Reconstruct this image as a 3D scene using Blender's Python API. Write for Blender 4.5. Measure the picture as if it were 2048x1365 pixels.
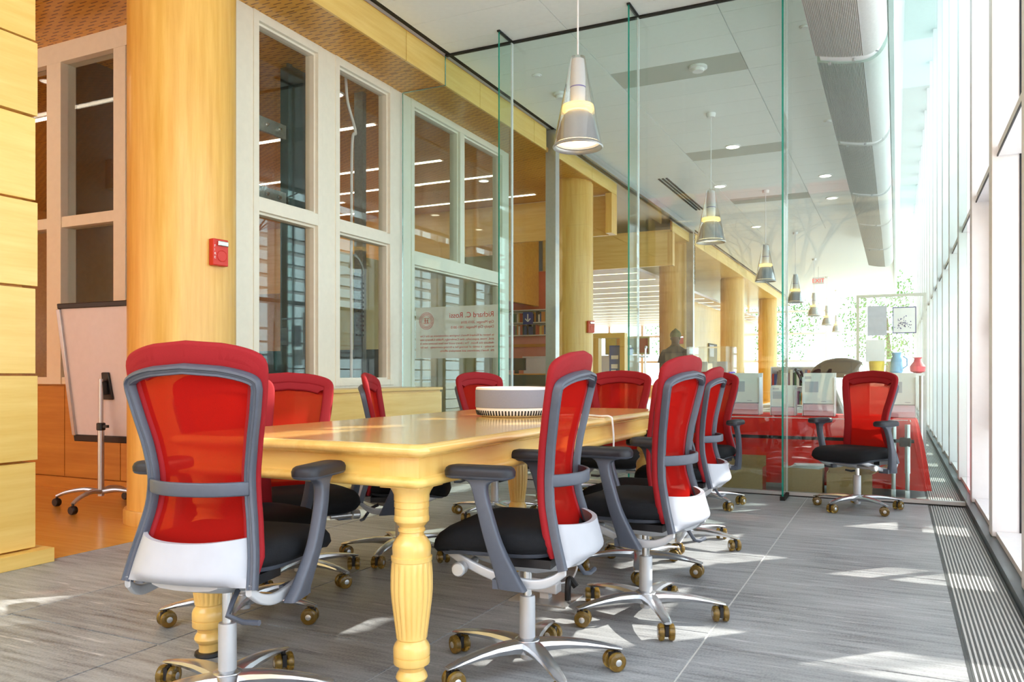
import bpy, math, random
from mathutils import Vector, Matrix
R = math.radians
random.seed(7)
scene = bpy.context.scene
for o in list(bpy.data.objects): bpy.data.objects.remove(o, do_unlink=True)
COL = scene.collection

# ---------------------------------------------------------------- camera
cam_d = bpy.data.cameras.new('camera'); cam = bpy.data.objects.new('camera', cam_d); COL.objects.link(cam)
cam_d.sensor_width = 36.0; cam_d.lens = 1600/2048*36; cam_d.shift_y = 67.5/2048
cam_d.clip_start = 0.05; cam_d.clip_end = 400
cam.location = (0, 0, 0.95); cam.rotation_euler = (R(90), 0, R(25.67))
scene.camera = cam

# ---------------------------------------------------------------- world / sun / exposure
w = bpy.data.worlds.new('world'); scene.world = w; w.use_nodes = True
bg = w.node_tree.nodes['Background']
bg.inputs[0].default_value = (0.80, 0.92, 1.0, 1); bg.inputs[1].default_value = 3.8
sd = bpy.data.lights.new('sun', 'SUN'); sd.energy = 9.0; sd.angle = R(0.6); sd.color = (1, 0.93, 0.82)
sun = bpy.data.objects.new('sun', sd); COL.objects.link(sun)
SUN_EL, SUN_AZ = 35.0, 45.0                      # sun stands towards +X +Y
sv = Vector((math.cos(R(SUN_EL))*math.cos(R(SUN_AZ)), math.cos(R(SUN_EL))*math.sin(R(SUN_AZ)), math.sin(R(SUN_EL))))
sun.rotation_euler = sv.to_track_quat('Z', 'Y').to_euler(); sun.location = sv*40
vs = scene.view_settings
vs.view_transform = 'Standard'; vs.look = 'None'; vs.gamma = 1.0; vs.exposure = 0.40; vs.use_curve_mapping = False
try:
    scene.cycles.transparent_max_bounces = 24; scene.cycles.max_bounces = 10; scene.cycles.diffuse_bounces = 5
    scene.cycles.caustics_reflective = False; scene.cycles.caustics_refractive = False
    scene.cycles.sample_clamp_indirect = 6.0
except Exception: pass

# ---------------------------------------------------------------- materials
def s2l(c):
    return tuple(((x/255)/12.92 if x/255 <= 0.04045 else ((x/255+0.055)/1.055)**2.4) for x in c)
class NT:
    def __init__(s, name):
        s.m = bpy.data.materials.new(name); s.m.use_nodes = True; s.t = s.m.node_tree; s.n = s.t.nodes; s.l = s.t.links
        s.b = s.n['Principled BSDF']; s.out = s.n['Material Output']
    def node(s, typ, **kw):
        nd = s.n.new(typ)
        for k, v in kw.items(): setattr(nd, k, v)
        return nd
    def link(s, a, b): s.l.new(a, b)
    def math(s, op, a, b=None, c=None):
        nd = s.n.new('ShaderNodeMath'); nd.operation = op
        for i, x in enumerate((a, b, c)):
            if x is None: continue
            if isinstance(x, (int, float)): nd.inputs[i].default_value = x
            else: s.l.new(x, nd.inputs[i])
        return nd.outputs[0]
    def coords(s, scale=(1,1,1), kind='Object'):
        tc = s.node('ShaderNodeTexCoord'); mp = s.node('ShaderNodeMapping'); mp.inputs['Scale'].default_value = scale
        s.link(tc.outputs[kind], mp.inputs[0]); return mp.outputs[0]
    def ramp(s, fac, stops):
        r = s.node('ShaderNodeValToRGB'); e = r.color_ramp.elements
        e[0].position, e[0].color = stops[0][0], (*stops[0][1], 1); e[1].position, e[1].color = stops[-1][0], (*stops[-1][1], 1)
        for p, c in stops[1:-1]:
            k = e.new(p); k.color = (*c, 1)
        s.link(fac, r.inputs[0]); return r.outputs[0]
    def noise(s, vec, scale, detail=3, rough=0.5):
        n = s.node('ShaderNodeTexNoise'); n.inputs['Scale'].default_value = scale; n.inputs['Detail'].default_value = detail
        n.inputs['Roughness'].default_value = rough; s.link(vec, n.inputs['Vector']); return n.outputs[0]
    def bump(s, h, strength=0.2, dist=0.01):
        b = s.node('ShaderNodeBump'); b.inputs['Strength'].default_value = strength; b.inputs['Distance'].default_value = dist
        s.link(h, b.inputs['Height']); s.link(b.outputs[0], s.b.inputs['Normal'])
M = {}
def plain(name, col, rough=0.5, metal=0.0, var=0.06, nscale=20, bump=0.0, spec=0.5, coat=0.0, stretch=(1,1,1)):
    t = NT(name); c = s2l(col)
    f = t.noise(t.coords(stretch), nscale)
    lo = tuple(x*(1-var) for x in c); hi = tuple(min(1, x*(1+var)) for x in c)
    t.link(t.ramp(f, [(0.3, lo), (0.7, hi)]), t.b.inputs['Base Color'])
    t.b.inputs['Roughness'].default_value = rough; t.b.inputs['Metallic'].default_value = metal
    t.b.inputs['Specular IOR Level'].default_value = spec; t.b.inputs['Coat Weight'].default_value = coat
    if bump: t.bump(f, bump, 0.004)
    M[name] = t.m; return t.m
def wood(name, a, b, axis, rough=0.35, coat=0.3, scale=1.0, rnd=0.12):
    t = NT(name); st = [14*scale]*3; st[axis] = 0.9*scale
    tc = t.node('ShaderNodeTexCoord'); oi = t.node('ShaderNodeObjectInfo')
    va = t.node('ShaderNodeVectorMath', operation='ADD'); t.link(tc.outputs['Object'], va.inputs[0])
    sc = t.node('ShaderNodeVectorMath', operation='SCALE'); t.link(oi.outputs['Location'], sc.inputs[0]); sc.inputs['Scale'].default_value = 1.0
    t.link(sc.outputs[0], va.inputs[1])
    mp = t.node('ShaderNodeMapping'); mp.inputs['Scale'].default_value = st; t.link(va.outputs[0], mp.inputs[0])
    n1 = t.noise(mp.outputs[0], 1.6, 6, 0.62)
    col = t.ramp(n1, [(0.28, s2l(b)), (0.5, tuple((x+y)/2 for x, y in zip(s2l(a), s2l(b)))), (0.72, s2l(a))])
    hv = t.node('ShaderNodeHueSaturation'); t.link(col, hv.inputs['Color'])
    t.link(t.math('ADD', t.math('MULTIPLY', oi.outputs['Random'], rnd), 1-rnd/2), hv.inputs['Value'])
    t.link(hv.outputs[0], t.b.inputs['Base Color'])
    t.b.inputs['Roughness'].default_value = rough; t.b.inputs['Coat Weight'].default_value = coat; t.b.inputs['Coat Roughness'].default_value = 0.15
    t.bump(n1, 0.06, 0.002); M[name] = t.m; return t.m
def emit(name, col, strength):
    t = NT(name); c = s2l(col)
    t.b.inputs['Base Color'].default_value = (*c, 1); t.b.inputs['Emission Color'].default_value = (*c, 1); t.b.inputs['Emission Strength'].default_value = strength
    M[name] = t.m; return t.m
def glass(name, tint, refl=1.0):
    t = NT(name); lw = t.node('ShaderNodeLayerWeight'); lw.inputs['Blend'].default_value = 0.5
    p5 = t.math('POWER', lw.outputs['Facing'], 5.0)
    f = t.math('MULTIPLY', t.math('ADD', t.math('MULTIPLY', p5, 0.9), 0.045), refl)
    tr = t.node('ShaderNodeBsdfTransparent'); tr.inputs[0].default_value = (*tint, 1)
    gl = t.node('ShaderNodeBsdfGlossy'); gl.inputs['Roughness'].default_value = 0.0; gl.inputs[0].default_value = (1, 1, 1, 1)
    mx = t.node('ShaderNodeMixShader'); t.link(f, mx.inputs[0]); t.link(tr.outputs[0], mx.inputs[1]); t.link(gl.outputs[0], mx.inputs[2])
    t.link(mx.outputs[0], t.out.inputs[0]); M[name] = t.m; return t.m
def alpha_fabric(name, col, opacity):
    t = NT(name); c = s2l(col)
    df = t.node('ShaderNodeBsdfDiffuse'); df.inputs[0].default_value = (*c, 1)
    tl = t.node('ShaderNodeBsdfTranslucent'); tl.inputs[0].default_value = (*c, 1)
    m1 = t.node('ShaderNodeMixShader'); m1.inputs[0].default_value = 0.4; t.link(df.outputs[0], m1.inputs[1]); t.link(tl.outputs[0], m1.inputs[2])
    tr = t.node('ShaderNodeBsdfTransparent'); tr.inputs[0].default_value = (1, 0.62, 0.5, 1)
    v = t.coords((1,1,1)); n = t.noise(v, 600, 1)
    f = t.math('ADD', t.math('MULTIPLY', n, 0.2), opacity-0.1)
    mx = t.node('ShaderNodeMixShader'); t.link(f, mx.inputs[0]); t.link(tr.outputs[0], mx.inputs[1]); t.link(m1.outputs[0], mx.inputs[2])
    t.link(mx.outputs[0], t.out.inputs[0]); M[name] = t.m; return t.m

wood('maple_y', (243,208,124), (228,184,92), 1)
wood('maple_z', (236,192,104), (214,160,68), 2)
wood('maple_x', (243,208,124), (228,184,92), 0)
wood('maple_table', (232,196,120), (216,170,92), 1, 0.16, 0.6)
wood('maple_leg', (234,198,118), (222,178,96), 2, 0.28, 0.4)
wood('maple_floor', (226,166,70), (206,140,50), 0, 0.25, 0.4)
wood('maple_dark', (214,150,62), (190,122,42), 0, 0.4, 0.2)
plain('cream', (240,235,222), 0.45, 0, 0.02)
plain('cream_shadow_gap', (120,98,62), 0.6)
plain('white_paint', (243,242,246), 0.4, 0, 0.015)
plain('white_ceiling', (246,248,248), 0.6, 0, 0.015)
plain('grey_ceiling', (196,196,188), 0.7, 0, 0.05, 300)
plain('black_gap', (14,14,16), 0.6)
plain('black_gasket', (20,20,34), 0.5)
plain('alu', (196,198,202), 0.32, 0.75, 0.04, 30)
plain('alu_polished', (205,208,214), 0.22, 0.85, 0.05, 12)
plain('chrome', (225,227,230), 0.12, 1.0, 0.02)
plain('chair_grey', (78,84,98), 0.45, 0.1, 0.04, 60)
plain('pad_dark', (20,22,34), 0.5, 0, 0.06, 40)
plain('seat_black', (17,19,24), 0.85, 0, 0.2, 400, 0.25, 0.25)
plain('chair_silver', (186,189,196), 0.38, 0.25, 0.03)
plain('shell_white', (174,177,188), 0.4, 0, 0.03)
plain('chair_red', (142,18,28), 0.75, 0, 0.08, 500, 0.15, 0.3)
plain('mech_dark', (44,44,48), 0.4, 0.4)
plain('black_plastic', (24,24,28), 0.4)
plain('device_red', (206,48,34), 0.4, 0, 0.03)
plain('speaker_cloth', (136,136,148), 0.9, 0, 0.18, 900, 0.2)
plain('speaker_white', (242,240,240), 0.4, 0, 0.01)
plain('white_plastic', (238,238,244), 0.4, 0, 0.02)
plain('cardboard', (176,140,98), 0.8, 0, 0.06, 60)
plain('cardboard_red', (196,80,56), 0.8, 0, 0.06, 60)
plain('cloth_red', (236,30,20), 0.7, 0, 0.1, 8)
plain('duct_metal', (206,206,206), 0.42, 0.25, 0.05, 60)
plain('duct_rib', (190,188,184), 0.55, 0.1, 0.06, 60)
plain('wall_olive', (186,170,116), 0.7, 0, 0.05, 4)
plain('wall_red', (206,84,60), 0.7, 0, 0.06, 6)
plain('wall_pink', (226,150,140), 0.7, 0, 0.06, 6)
plain('steel_dark', (58,72,78), 0.35, 0.6, 0.1)
plain('galvanised', (164,170,168), 0.35, 0.7, 0.12, 40)
plain('white_board', (226,220,226), 0.3, 0, 0.02)
plain('paper', (246,246,250), 0.7, 0, 0.02)
plain('paper_print', (196,200,216), 0.8, 0, 0.05)
plain('plastic_red_reflected', (232,196,212), 0.4, 0, 0.04)
plain('purple', (92,70,190), 0.5)
plain('blue_sign', (38,62,140), 0.5, 0, 0.03)
plain('blue_banner', (54,92,170), 0.5, 0, 0.1, 10)
plain('lilac_ceiling', (226,216,226), 0.35, 0, 0.05, 3)
plain('counter_white', (224,220,226), 0.5, 0, 0.02)
plain('skin_dark', (72,48,38), 0.6, 0, 0.06)
plain('tee_navy', (12,15,30), 0.85, 0, 0.15, 30)
plain('shorts_khaki', (196,176,146), 0.85, 0, 0.08, 30)
plain('cap_olive', (84,92,62), 0.9, 0, 0.2, 90)
plain('sign_text', (178,72,66), 0.6)
plain('white_text', (240,240,240), 0.5)
plain('bark', (96,78,62), 0.9, 0, 0.2, 12)
plain('leaf', (96,136,70), 0.7, 0, 0.25, 3)
plain('roof_slate', (158,84,72), 0.8, 0, 0.2, 6)
plain('paving', (196,192,184), 0.8, 0, 0.06, 2)
plain('brick_red', (190,92,66), 0.8, 0, 0.15, 5)
for i, c in enumerate([(170,60,50),(60,80,130),(210,180,90),(80,110,80),(226,222,210),(120,70,100),(200,130,60),(50,50,60)]):
    plain('book%d' % i, c, 0.6)
emit('lamp_warm', (255,226,180), 3.2); emit('lamp_strip', (255,240,214), 5.5); emit('lamp_disc', (255,240,216), 5)
emit('lamp_ring', (255,216,140), 1.3); emit('exit_red', (226,60,60), 1.2); emit('ceiling_strip', (255,240,200), 2.2)
glass('glass_clear', (0.975,0.985,0.98), 0.8); glass('glass_green', (0.885,0.962,0.940), 0.72); glass('glass_window', (0.93,0.94,0.92), 1.0)
glass('glass_lamp', (0.965,0.97,0.97), 2.6); glass('acrylic', (0.97,0.98,0.99), 1.2)
alpha_fabric('mesh_red', (192,38,34), 0.60)
# amber caster, glass edge, frosted film, stone
t = NT('amber'); t.b.inputs['Base Color'].default_value = (*s2l((176,140,62)), 1); t.b.inputs['Transmission Weight'].default_value = 0.7
t.b.inputs['Roughness'].default_value = 0.12; t.b.inputs['IOR'].default_value = 1.45; M['amber'] = t.m
t = NT('glass_edge'); t.b.inputs['Base Color'].default_value = (*s2l((20,150,132)), 1); t.b.inputs['Roughness'].default_value = 0.15
t.b.inputs['Transmission Weight'].default_value = 0.3; M['glass_edge'] = t.m
t = NT('frosted'); df = t.node('ShaderNodeBsdfTranslucent'); df.inputs[0].default_value = (0.80, 0.86, 0.80, 1)
d2 = t.node('ShaderNodeBsdfDiffuse'); d2.inputs[0].default_value = (0.80, 0.86, 0.80, 1)
m0 = t.node('ShaderNodeMixShader'); m0.inputs[0].default_value = 0.5; t.link(df.outputs[0], m0.inputs[1]); t.link(d2.outputs[0], m0.inputs[2])
tr = t.node('ShaderNodeBsdfTransparent'); mx = t.node('ShaderNodeMixShader'); mx.inputs[0].default_value = 0.5
t.link(tr.outputs[0], mx.inputs[1]); t.link(m0.outputs[0], mx.inputs[2]); t.link(mx.outputs[0], t.out.inputs[0]); M['frosted'] = t.m
def stone_tile():
    t = NT('stone_tile'); tc = t.node('ShaderNodeTexCoord'); oi = t.node('ShaderNodeObjectInfo')
    va = t.node('ShaderNodeVectorMath', operation='ADD'); t.link(tc.outputs['Object'], va.inputs[0]); t.link(oi.outputs['Location'], va.inputs[1])
    def mp(sc, rot=0):
        m = t.node('ShaderNodeMapping'); m.inputs['Scale'].default_value = sc; m.inputs['Rotation'].default_value = (0,0,rot); t.link(va.outputs[0], m.inputs[0]); return m.outputs[0]
    n1 = t.noise(mp((1.2, 13, 1), R(4)), 2.2, 7, 0.66); n2 = t.noise(mp((1,1,1)), 1.3, 3); n3 = t.noise(mp((1,1,1)), 130, 2)
    n4 = t.noise(mp((0.9, 9, 1), R(-5)), 3.1, 4, 0.6)
    mixv = t.math('ADD', t.math('MULTIPLY', n1, 0.55), t.math('ADD', t.math('MULTIPLY', n2, 0.25), t.math('MULTIPLY', n3, 0.2)))
    c = t.ramp(mixv, [(0.36, s2l((88,90,95))), (0.5, s2l((150,153,157))), (0.62, s2l((174,177,181))), (0.74, s2l((202,205,209)))])
    vein = t.ramp(n4, [(0.62, (0,0,0)), (0.72, (1,1,1))])
    mx = t.node('ShaderNodeMixRGB'); t.link(t.math('MULTIPLY', vein, 0.75), mx.inputs[0]); t.link(c, mx.inputs[1]); mx.inputs[2].default_value = (*s2l((214,213,216)), 1)
    hv = t.node('ShaderNodeHueSaturation'); t.link(mx.outputs[0], hv.inputs['Color']); t.link(t.math('ADD', t.math('MULTIPLY', oi.outputs['Random'], 0.14), 0.9), hv.inputs['Value'])
    t.link(hv.outputs[0], t.b.inputs['Base Color']); t.b.inputs['Roughness'].default_value = 0.42
    t.link(t.math('ADD', t.math('MULTIPLY', n1, 0.3), 0.27), t.b.inputs['Roughness'])
    t.bump(n1, 0.12, 0.003); M['stone_tile'] = t.m
stone_tile(); plain('grille_grey', (70,74,76), 0.5, 0.3, 0.1, 80); plain('upstand_grey', (206,216,216), 0.5, 0, 0.02); plain('grout', (206,206,204), 0.8)
def slot_mat(name, a, b, px=0.15, py=0.036):
    t = NT(name); tc = t.node('ShaderNodeTexCoord'); sp = t.node('ShaderNodeSeparateXYZ'); t.link(tc.outputs['Object'], sp.inputs[0])
    X, Y = sp.outputs[0], sp.outputs[1]
    yy = t.math('DIVIDE', Y, py); row = t.math('FLOOR', yy); par = t.math('MULTIPLY', t.math('MODULO', t.math('ABSOLUTE', row), 2.0), 0.5)
    xx = t.math('FRACT', t.math('ADD', t.math('ADD', t.math('DIVIDE', X, px), par), 20.0)); yf = t.math('FRACT', t.math('ADD', yy, 40.0))
    msk = t.math('MULTIPLY', t.math('LESS_THAN', xx, 0.5), t.math('LESS_THAN', yf, 0.27))
    v = t.coords((1.2, 14, 14)); n1 = t.noise(v, 1.6, 5, 0.6)
    col = t.ramp(n1, [(0.3, s2l(b)), (0.7, s2l(a))])
    mx = t.node('ShaderNodeMixRGB'); t.link(msk, mx.inputs[0]); t.link(col, mx.inputs[1]); mx.inputs[2].default_value = (*s2l((112,66,18)), 1)
    t.link(mx.outputs[0], t.b.inputs['Base Color']); t.b.inputs['Roughness'].default_value = 0.35; t.b.inputs['Coat Weight'].default_value = 0.2
    inv = t.math('SUBTRACT', 1.0, msk); t.bump(inv, 0.5, 0.004); M[name] = t.m
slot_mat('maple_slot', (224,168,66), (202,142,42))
def ashlar():
    t = NT('ashlar'); tc = t.node('ShaderNodeTexCoord'); mp = t.node('ShaderNodeMapping'); mp.inputs['Rotation'].default_value = (R(90), 0, 0); t.link(tc.outputs['Object'], mp.inputs[0])
    br = t.node('ShaderNodeTexBrick'); t.link(mp.outputs[0], br.inputs['Vector']); br.inputs['Scale'].default_value = 1.0
    br.inputs['Brick Width'].default_value = 0.9; br.inputs['Row Height'].default_value = 0.34; br.inputs['Mortar Size'].default_value = 0.016
    br.inputs['Color1'].default_value = (*s2l((204,178,140)), 1); br.inputs['Color2'].default_value = (*s2l((178,150,114)), 1); br.inputs['Mortar'].default_value = (*s2l((150,128,104)), 1)
    t.link(br.outputs[0], t.b.inputs['Base Color']); t.b.inputs['Roughness'].default_value = 0.85; M['ashlar'] = t.m
ashlar()

# ---------------------------------------------------------------- mesh builder
class MB:
    def __init__(s): s.v = []; s.f = []; s.mi = []
    def add(s, vs, fs, mi=0):
        b = len(s.v); s.v += [tuple(p) for p in vs]
        for f in fs: s.f.append(tuple(b+i for i in f)); s.mi.append(mi)
        return s
    def bx(s, x0, x1, y0, y1, z0, z1, mi=0, fm=None):
        vs = [(x0,y0,z0),(x1,y0,z0),(x1,y1,z0),(x0,y1,z0),(x0,y0,z1),(x1,y0,z1),(x1,y1,z1),(x0,y1,z1)]
        fs = [(0,3,2,1),(4,5,6,7),(0,1,5,4),(1,2,6,5),(2,3,7,6),(3,0,4,7)]   # -z +z -y +x +y -x
        if fm is None: return s.add(vs, fs, mi)
        b = len(s.v); s.v += vs
        for f, k in zip(fs, fm): s.f.append(tuple(b+i for i in f)); s.mi.append(k)
        return s
    def obx(s, c, size, rot, mi=0):
        hx, hy, hz = (k/2 for k in size); rm = rot if isinstance(rot, Matrix) else Matrix.Rotation(rot, 3, 'Z')
        vs = [Vector(c)+rm@Vector((a*hx, b*hy, d*hz)) for d in (-1,1) for a, b in ((-1,-1),(1,-1),(1,1),(-1,1))]
        return s.add(vs, [(0,3,2,1),(4,5,6,7),(0,1,5,4),(1,2,6,5),(2,3,7,6),(3,0,4,7)], mi)
    def rings(s, rings, mi=0, closed=False, caps=True):
        n = len(rings[0]); b = len(s.v)
        for r in rings: s.v += [tuple(p) for p in r]
        m = len(rings); rng = m if closed else m-1
        for i in range(rng):
            for j in range(n):
                a0 = b+i*n+j; a1 = b+i*n+(j+1) % n; c0 = b+((i+1) % m)*n+j; c1 = b+((i+1) % m)*n+(j+1) % n
                s.f.append((a0, a1, c1, c0)); s.mi.append(mi)
        if caps and not closed:
            s.f.append(tuple(b+j for j in reversed(range(n)))); s.mi.append(mi)
            s.f.append(tuple(b+(m-1)*n+j for j in range(n))); s.mi.append(mi)
        return s
    def lathe(s, prof, n=24, c=(0,0,0), mi=0, axis='Z', rfun=None, caps=True):
        rs = []
        for k, (r, z) in enumerate(prof):
            ring = []
            for j in range(n):
                a = 2*math.pi*j/n; rr = r if rfun is None else rfun(r, z, a)
                p = (rr*math.cos(a), rr*math.sin(a), z)
                if axis == 'X': p = (z, rr*math.cos(a), rr*math.sin(a))
                if axis == 'Y': p = (rr*math.sin(a), z, rr*math.cos(a))
                ring.append((p[0]+c[0], p[1]+c[1], p[2]+c[2]))
            rs.append(ring)
        return s.rings(rs, mi, caps=caps)
    def tube(s, path, r, n=8, mi=0, closed=False, flat=None):
        path = [Vector(p) for p in path]; rs = []; m = len(path); up = Vector((0,0,1)); prev = None
        for i, p in enumerate(path):
            if closed: d = path[(i+1) % m]-path[i-1]
            else: d = path[min(i+1, m-1)]-path[max(i-1, 0)]
            d.normalize()
            if prev is None:
                a = d.cross(up if abs(d.z) < 0.9 else Vector((1,0,0))).normalized()
            else: a = (prev-d*prev.dot(d)).normalized()
            prev = a; b = d.cross(a).normalized(); rr = r[i] if isinstance(r, (list, tuple)) else r
            rs.append([p+a*rr*math.cos(2*math.pi*j/n)+b*rr*(flat or 1)*math.sin(2*math.pi*j/n) for j in range(n)])
        return s.rings(rs, mi, closed=closed)
    def sweep(s, path, A, B, prof, mi=0, closed=False, scale=None):
        """profile points (a,b) swept along path with explicit frame vectors A[i], B[i]"""
        rs = []
        for i, p in enumerate(path):
            k = scale[i] if scale else (1, 1)
            rs.append([Vector(p)+Vector(A[i])*q[0]*k[0]+Vector(B[i])*q[1]*k[1] for q in prof])
        return s.rings(rs, mi, closed=closed)
    def prism(s, poly, a0, a1, axis='Y', mi=0, side_mi=None):
        def P(p, k): return {'X': (k, p[0], p[1]), 'Y': (p[0], k, p[1]), 'Z': (p[0], p[1], k)}[axis]
        n = len(poly); b = len(s.v); s.v += [P(p, a0) for p in poly]+[P(p, a1) for p in poly]
        s.f.append(tuple(b+i for i in range(n))); s.mi.append(mi); s.f.append(tuple(b+n+i for i in reversed(range(n)))); s.mi.append(mi)
        for i in range(n):
            j = (i+1) % n; s.f.append((b+i, b+n+i, b+n+j, b+j)); s.mi.append(mi if side_mi is None else side_mi)
        return s
    def grid(s, fn, nu, nv, mi=0, thick=None):
        """fn(u,v)->Vector; with thick: fn2 gives back surface"""
        b = len(s.v)
        for i in range(nu+1):
            for j in range(nv+1): s.v.append(tuple(fn(i/nu, j/nv)))
        for i in range(nu):
            for j in range(nv):
                a = b+i*(nv+1)+j; s.f.append((a, a+nv+1, a+nv+2, a+1)); s.mi.append(mi)
        if thick:
            b2 = len(s.v)
            for i in range(nu+1):
                for j in range(nv+1): s.v.append(tuple(thick(i/nu, j/nv)))
            for i in range(nu):
                for j in range(nv):
                    a = b2+i*(nv+1)+j; s.f.append((a, a+1, a+nv+2, a+nv+1)); s.mi.append(mi)
            def e(i, j): return i*(nv+1)+j
            for i in range(nu):
                s.f.append((b+e(i,0), b2+e(i,0), b2+e(i+1,0), b+e(i+1,0))); s.mi.append(mi)
                s.f.append((b+e(i+1,nv), b2+e(i+1,nv), b2+e(i,nv), b+e(i,nv))); s.mi.append(mi)
            for j in range(nv):
                s.f.append((b+e(0,j+1), b2+e(0,j+1), b2+e(0,j), b+e(0,j))); s.mi.append(mi)
                s.f.append((b+e(nu,j), b2+e(nu,j), b2+e(nu,j+1), b+e(nu,j+1))); s.mi.append(mi)
        return s
    def mesh(s, name, mats, smooth=True, angle=35):
        me = bpy.data.meshes.new(name); me.from_pydata(s.v, [], s.f)
        for k in (mats if isinstance(mats, (list, tuple)) else [mats]): me.materials.append(M[k])
        me.polygons.foreach_set('material_index', s.mi); me.update()
        if smooth:
            me.polygons.foreach_set('use_smooth', [True]*len(me.polygons)); me.set_sharp_from_angle(angle=R(angle))
        import bmesh as _b
        bm = _b.new(); bm.from_mesh(me); _b.ops.recalc_face_normals(bm, faces=bm.faces); bm.to_mesh(me); bm.free()
        return me
def obj(name, data, parent=None, loc=(0,0,0), rot=(0,0,0)):
    o = bpy.data.objects.new(name, data); COL.objects.link(o); o.location = loc; o.rotation_euler = rot
    if parent: o.parent = parent
    return o
def mk(name, mb, mats, parent=None, loc=(0,0,0), rot=(0,0,0), bevel=0, smooth=True, angle=35):
    o = obj(name, mb.mesh(name, mats, smooth, angle), parent, loc, rot)
    if bevel:
        m = o.modifiers.new('bevel', 'BEVEL'); m.width = bevel; m.segments = 2; m.limit_method = 'ANGLE'; m.angle_limit = R(50)
    return o
def tag(o, label=None, cat=None, group=None, kind=None):
    if label: o['label'] = label
    if cat: o['category'] = cat
    if group: o['group'] = group
    if kind: o['kind'] = kind
    return o
def empty(name, loc=(0,0,0), rz=0):
    o = bpy.data.objects.new(name, None); o.empty_display_size = 0.1; COL.objects.link(o); o.location = loc; o.rotation_euler = (0,0,rz); return o
def B(*a, **k): return MB().bx(*a, **k)
def interp(tab, x):
    """smooth monotone cubic through the table"""
    if x <= tab[0][0]: return tab[0][1]
    if x >= tab[-1][0]: return tab[-1][1]
    n = len(tab); dl = [(tab[k+1][1]-tab[k][1])/(tab[k+1][0]-tab[k][0]) for k in range(n-1)]
    sl = [dl[0]]+[0 if dl[k-1]*dl[k] <= 0 else 2*dl[k-1]*dl[k]/(dl[k-1]+dl[k]) for k in range(1, n-1)]+[dl[-1]]
    for k in range(n-1):
        x0, y0 = tab[k]; x1, y1 = tab[k+1]
        if x <= x1:
            h = x1-x0; t_ = (x-x0)/h
            return y0*(1+2*t_)*(1-t_)**2+h*sl[k]*t_*(1-t_)**2+y1*t_*t_*(3-2*t_)+h*sl[k+1]*t_*t_*(t_-1)
def cinterp(pts, n):
    """Catmull-Rom through points"""
    P = [Vector(p) for p in pts]; P = [P[0]*2-P[1]]+P+[P[-1]*2-P[-2]]; out = []
    for i in range(1, len(P)-2):
        for k in range(n):
            t_ = k/n; a, b, c, d = P[i-1:i+3]
            out.append(0.5*((2*b)+(c-a)*t_+(2*a-5*b+4*c-d)*t_**2+(3*b-a-3*c+d)*t_**3))
    out.append(P[-2]); return out
def text_mesh(name, body, size, mat, parent, loc, rot, extrude=0.001, align='LEFT', scale=(1,1,1), space=1.0):
    cu = bpy.data.curves.new(name, 'FONT'); cu.body = body; cu.size = size; cu.extrude = extrude; cu.align_x = align; cu.space_line = space
    tmp = bpy.data.objects.new('tmp_text', cu); COL.objects.link(tmp)
    dg = bpy.context.evaluated_depsgraph_get(); dg.update()
    me = bpy.data.meshes.new_from_object(tmp.evaluated_get(dg)); bpy.data.objects.remove(tmp, do_unlink=True)
    me.materials.clear(); me.materials.append(M[mat]); o = obj(name, me, parent, loc, rot); o.scale = scale; return o

# ================================================================= SETTING
PY = 6.6            # glass partition plane
FX = -3.88          # maple fascia plane
WX = -4.38          # cream window wall plane
CZ = 4.0            # white ceiling
SZ = 3.72           # maple soffit
# ---- floor
fl = mk('floor', B(-3.92, 0.46, -1.6, 34, -0.05, -0.004), 'grout'); tag(fl, kind='structure')
strips = [-3.92, -3.17, -2.34, -1.48, -0.62, 0.21]; offs = [0.55, 2.0, 2.34, 1.6, 2.83]; TL = 1.36; G = 0.0042
for k in range(5):
    x0, x1 = strips[k], strips[k+1]; hw = (x1-x0)/2-G
    me = B(-hw, hw, -TL/2+G, TL/2-G, -0.02, 0).mesh('tile', 'stone_tile', False)
    y = offs[k]-TL*math.ceil((offs[k]+1.6)/TL)
    while y < 17.5:
        obj('tile', me, fl, ((x0+x1)/2, y+TL/2, 0)); y += TL
mk('tile_far', B(-3.92, 0.21, y+0.0, 34, -0.02, 0), 'stone_tile', fl)
wf = mk('floor_wood', B(-13, -3.925, -1.6, 34, -0.05, 0), 'maple_floor'); tag(wf, kind='structure')
# trench grille along the window wall
gr = mk('floor_grille_base', B(0.212, 0.44, -1.6, 34, -0.06, -0.03), 'steel_dark'); gr.name = 'trim_1'; tag(gr, kind='structure')
b = MB()
for i in range(14):
    x = 0.216+i*0.0158; b.bx(x, x+0.0075, -1.6, 20, -0.03, -0.002)
b.bx(0.205, 0.214, -1.6, 34, -0.03, 0.001); b.bx(0.436, 0.446, -1.6, 34, -0.03, 0.001)
tag(mk('grille_bars', b, 'grille_grey', gr, smooth=False), kind='stuff')
kb = mk('trim_2', B(0.446, 0.50, -1.6, 34, -0.02, 0.045), 'steel_dark'); tag(kb, kind='structure')
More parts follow.
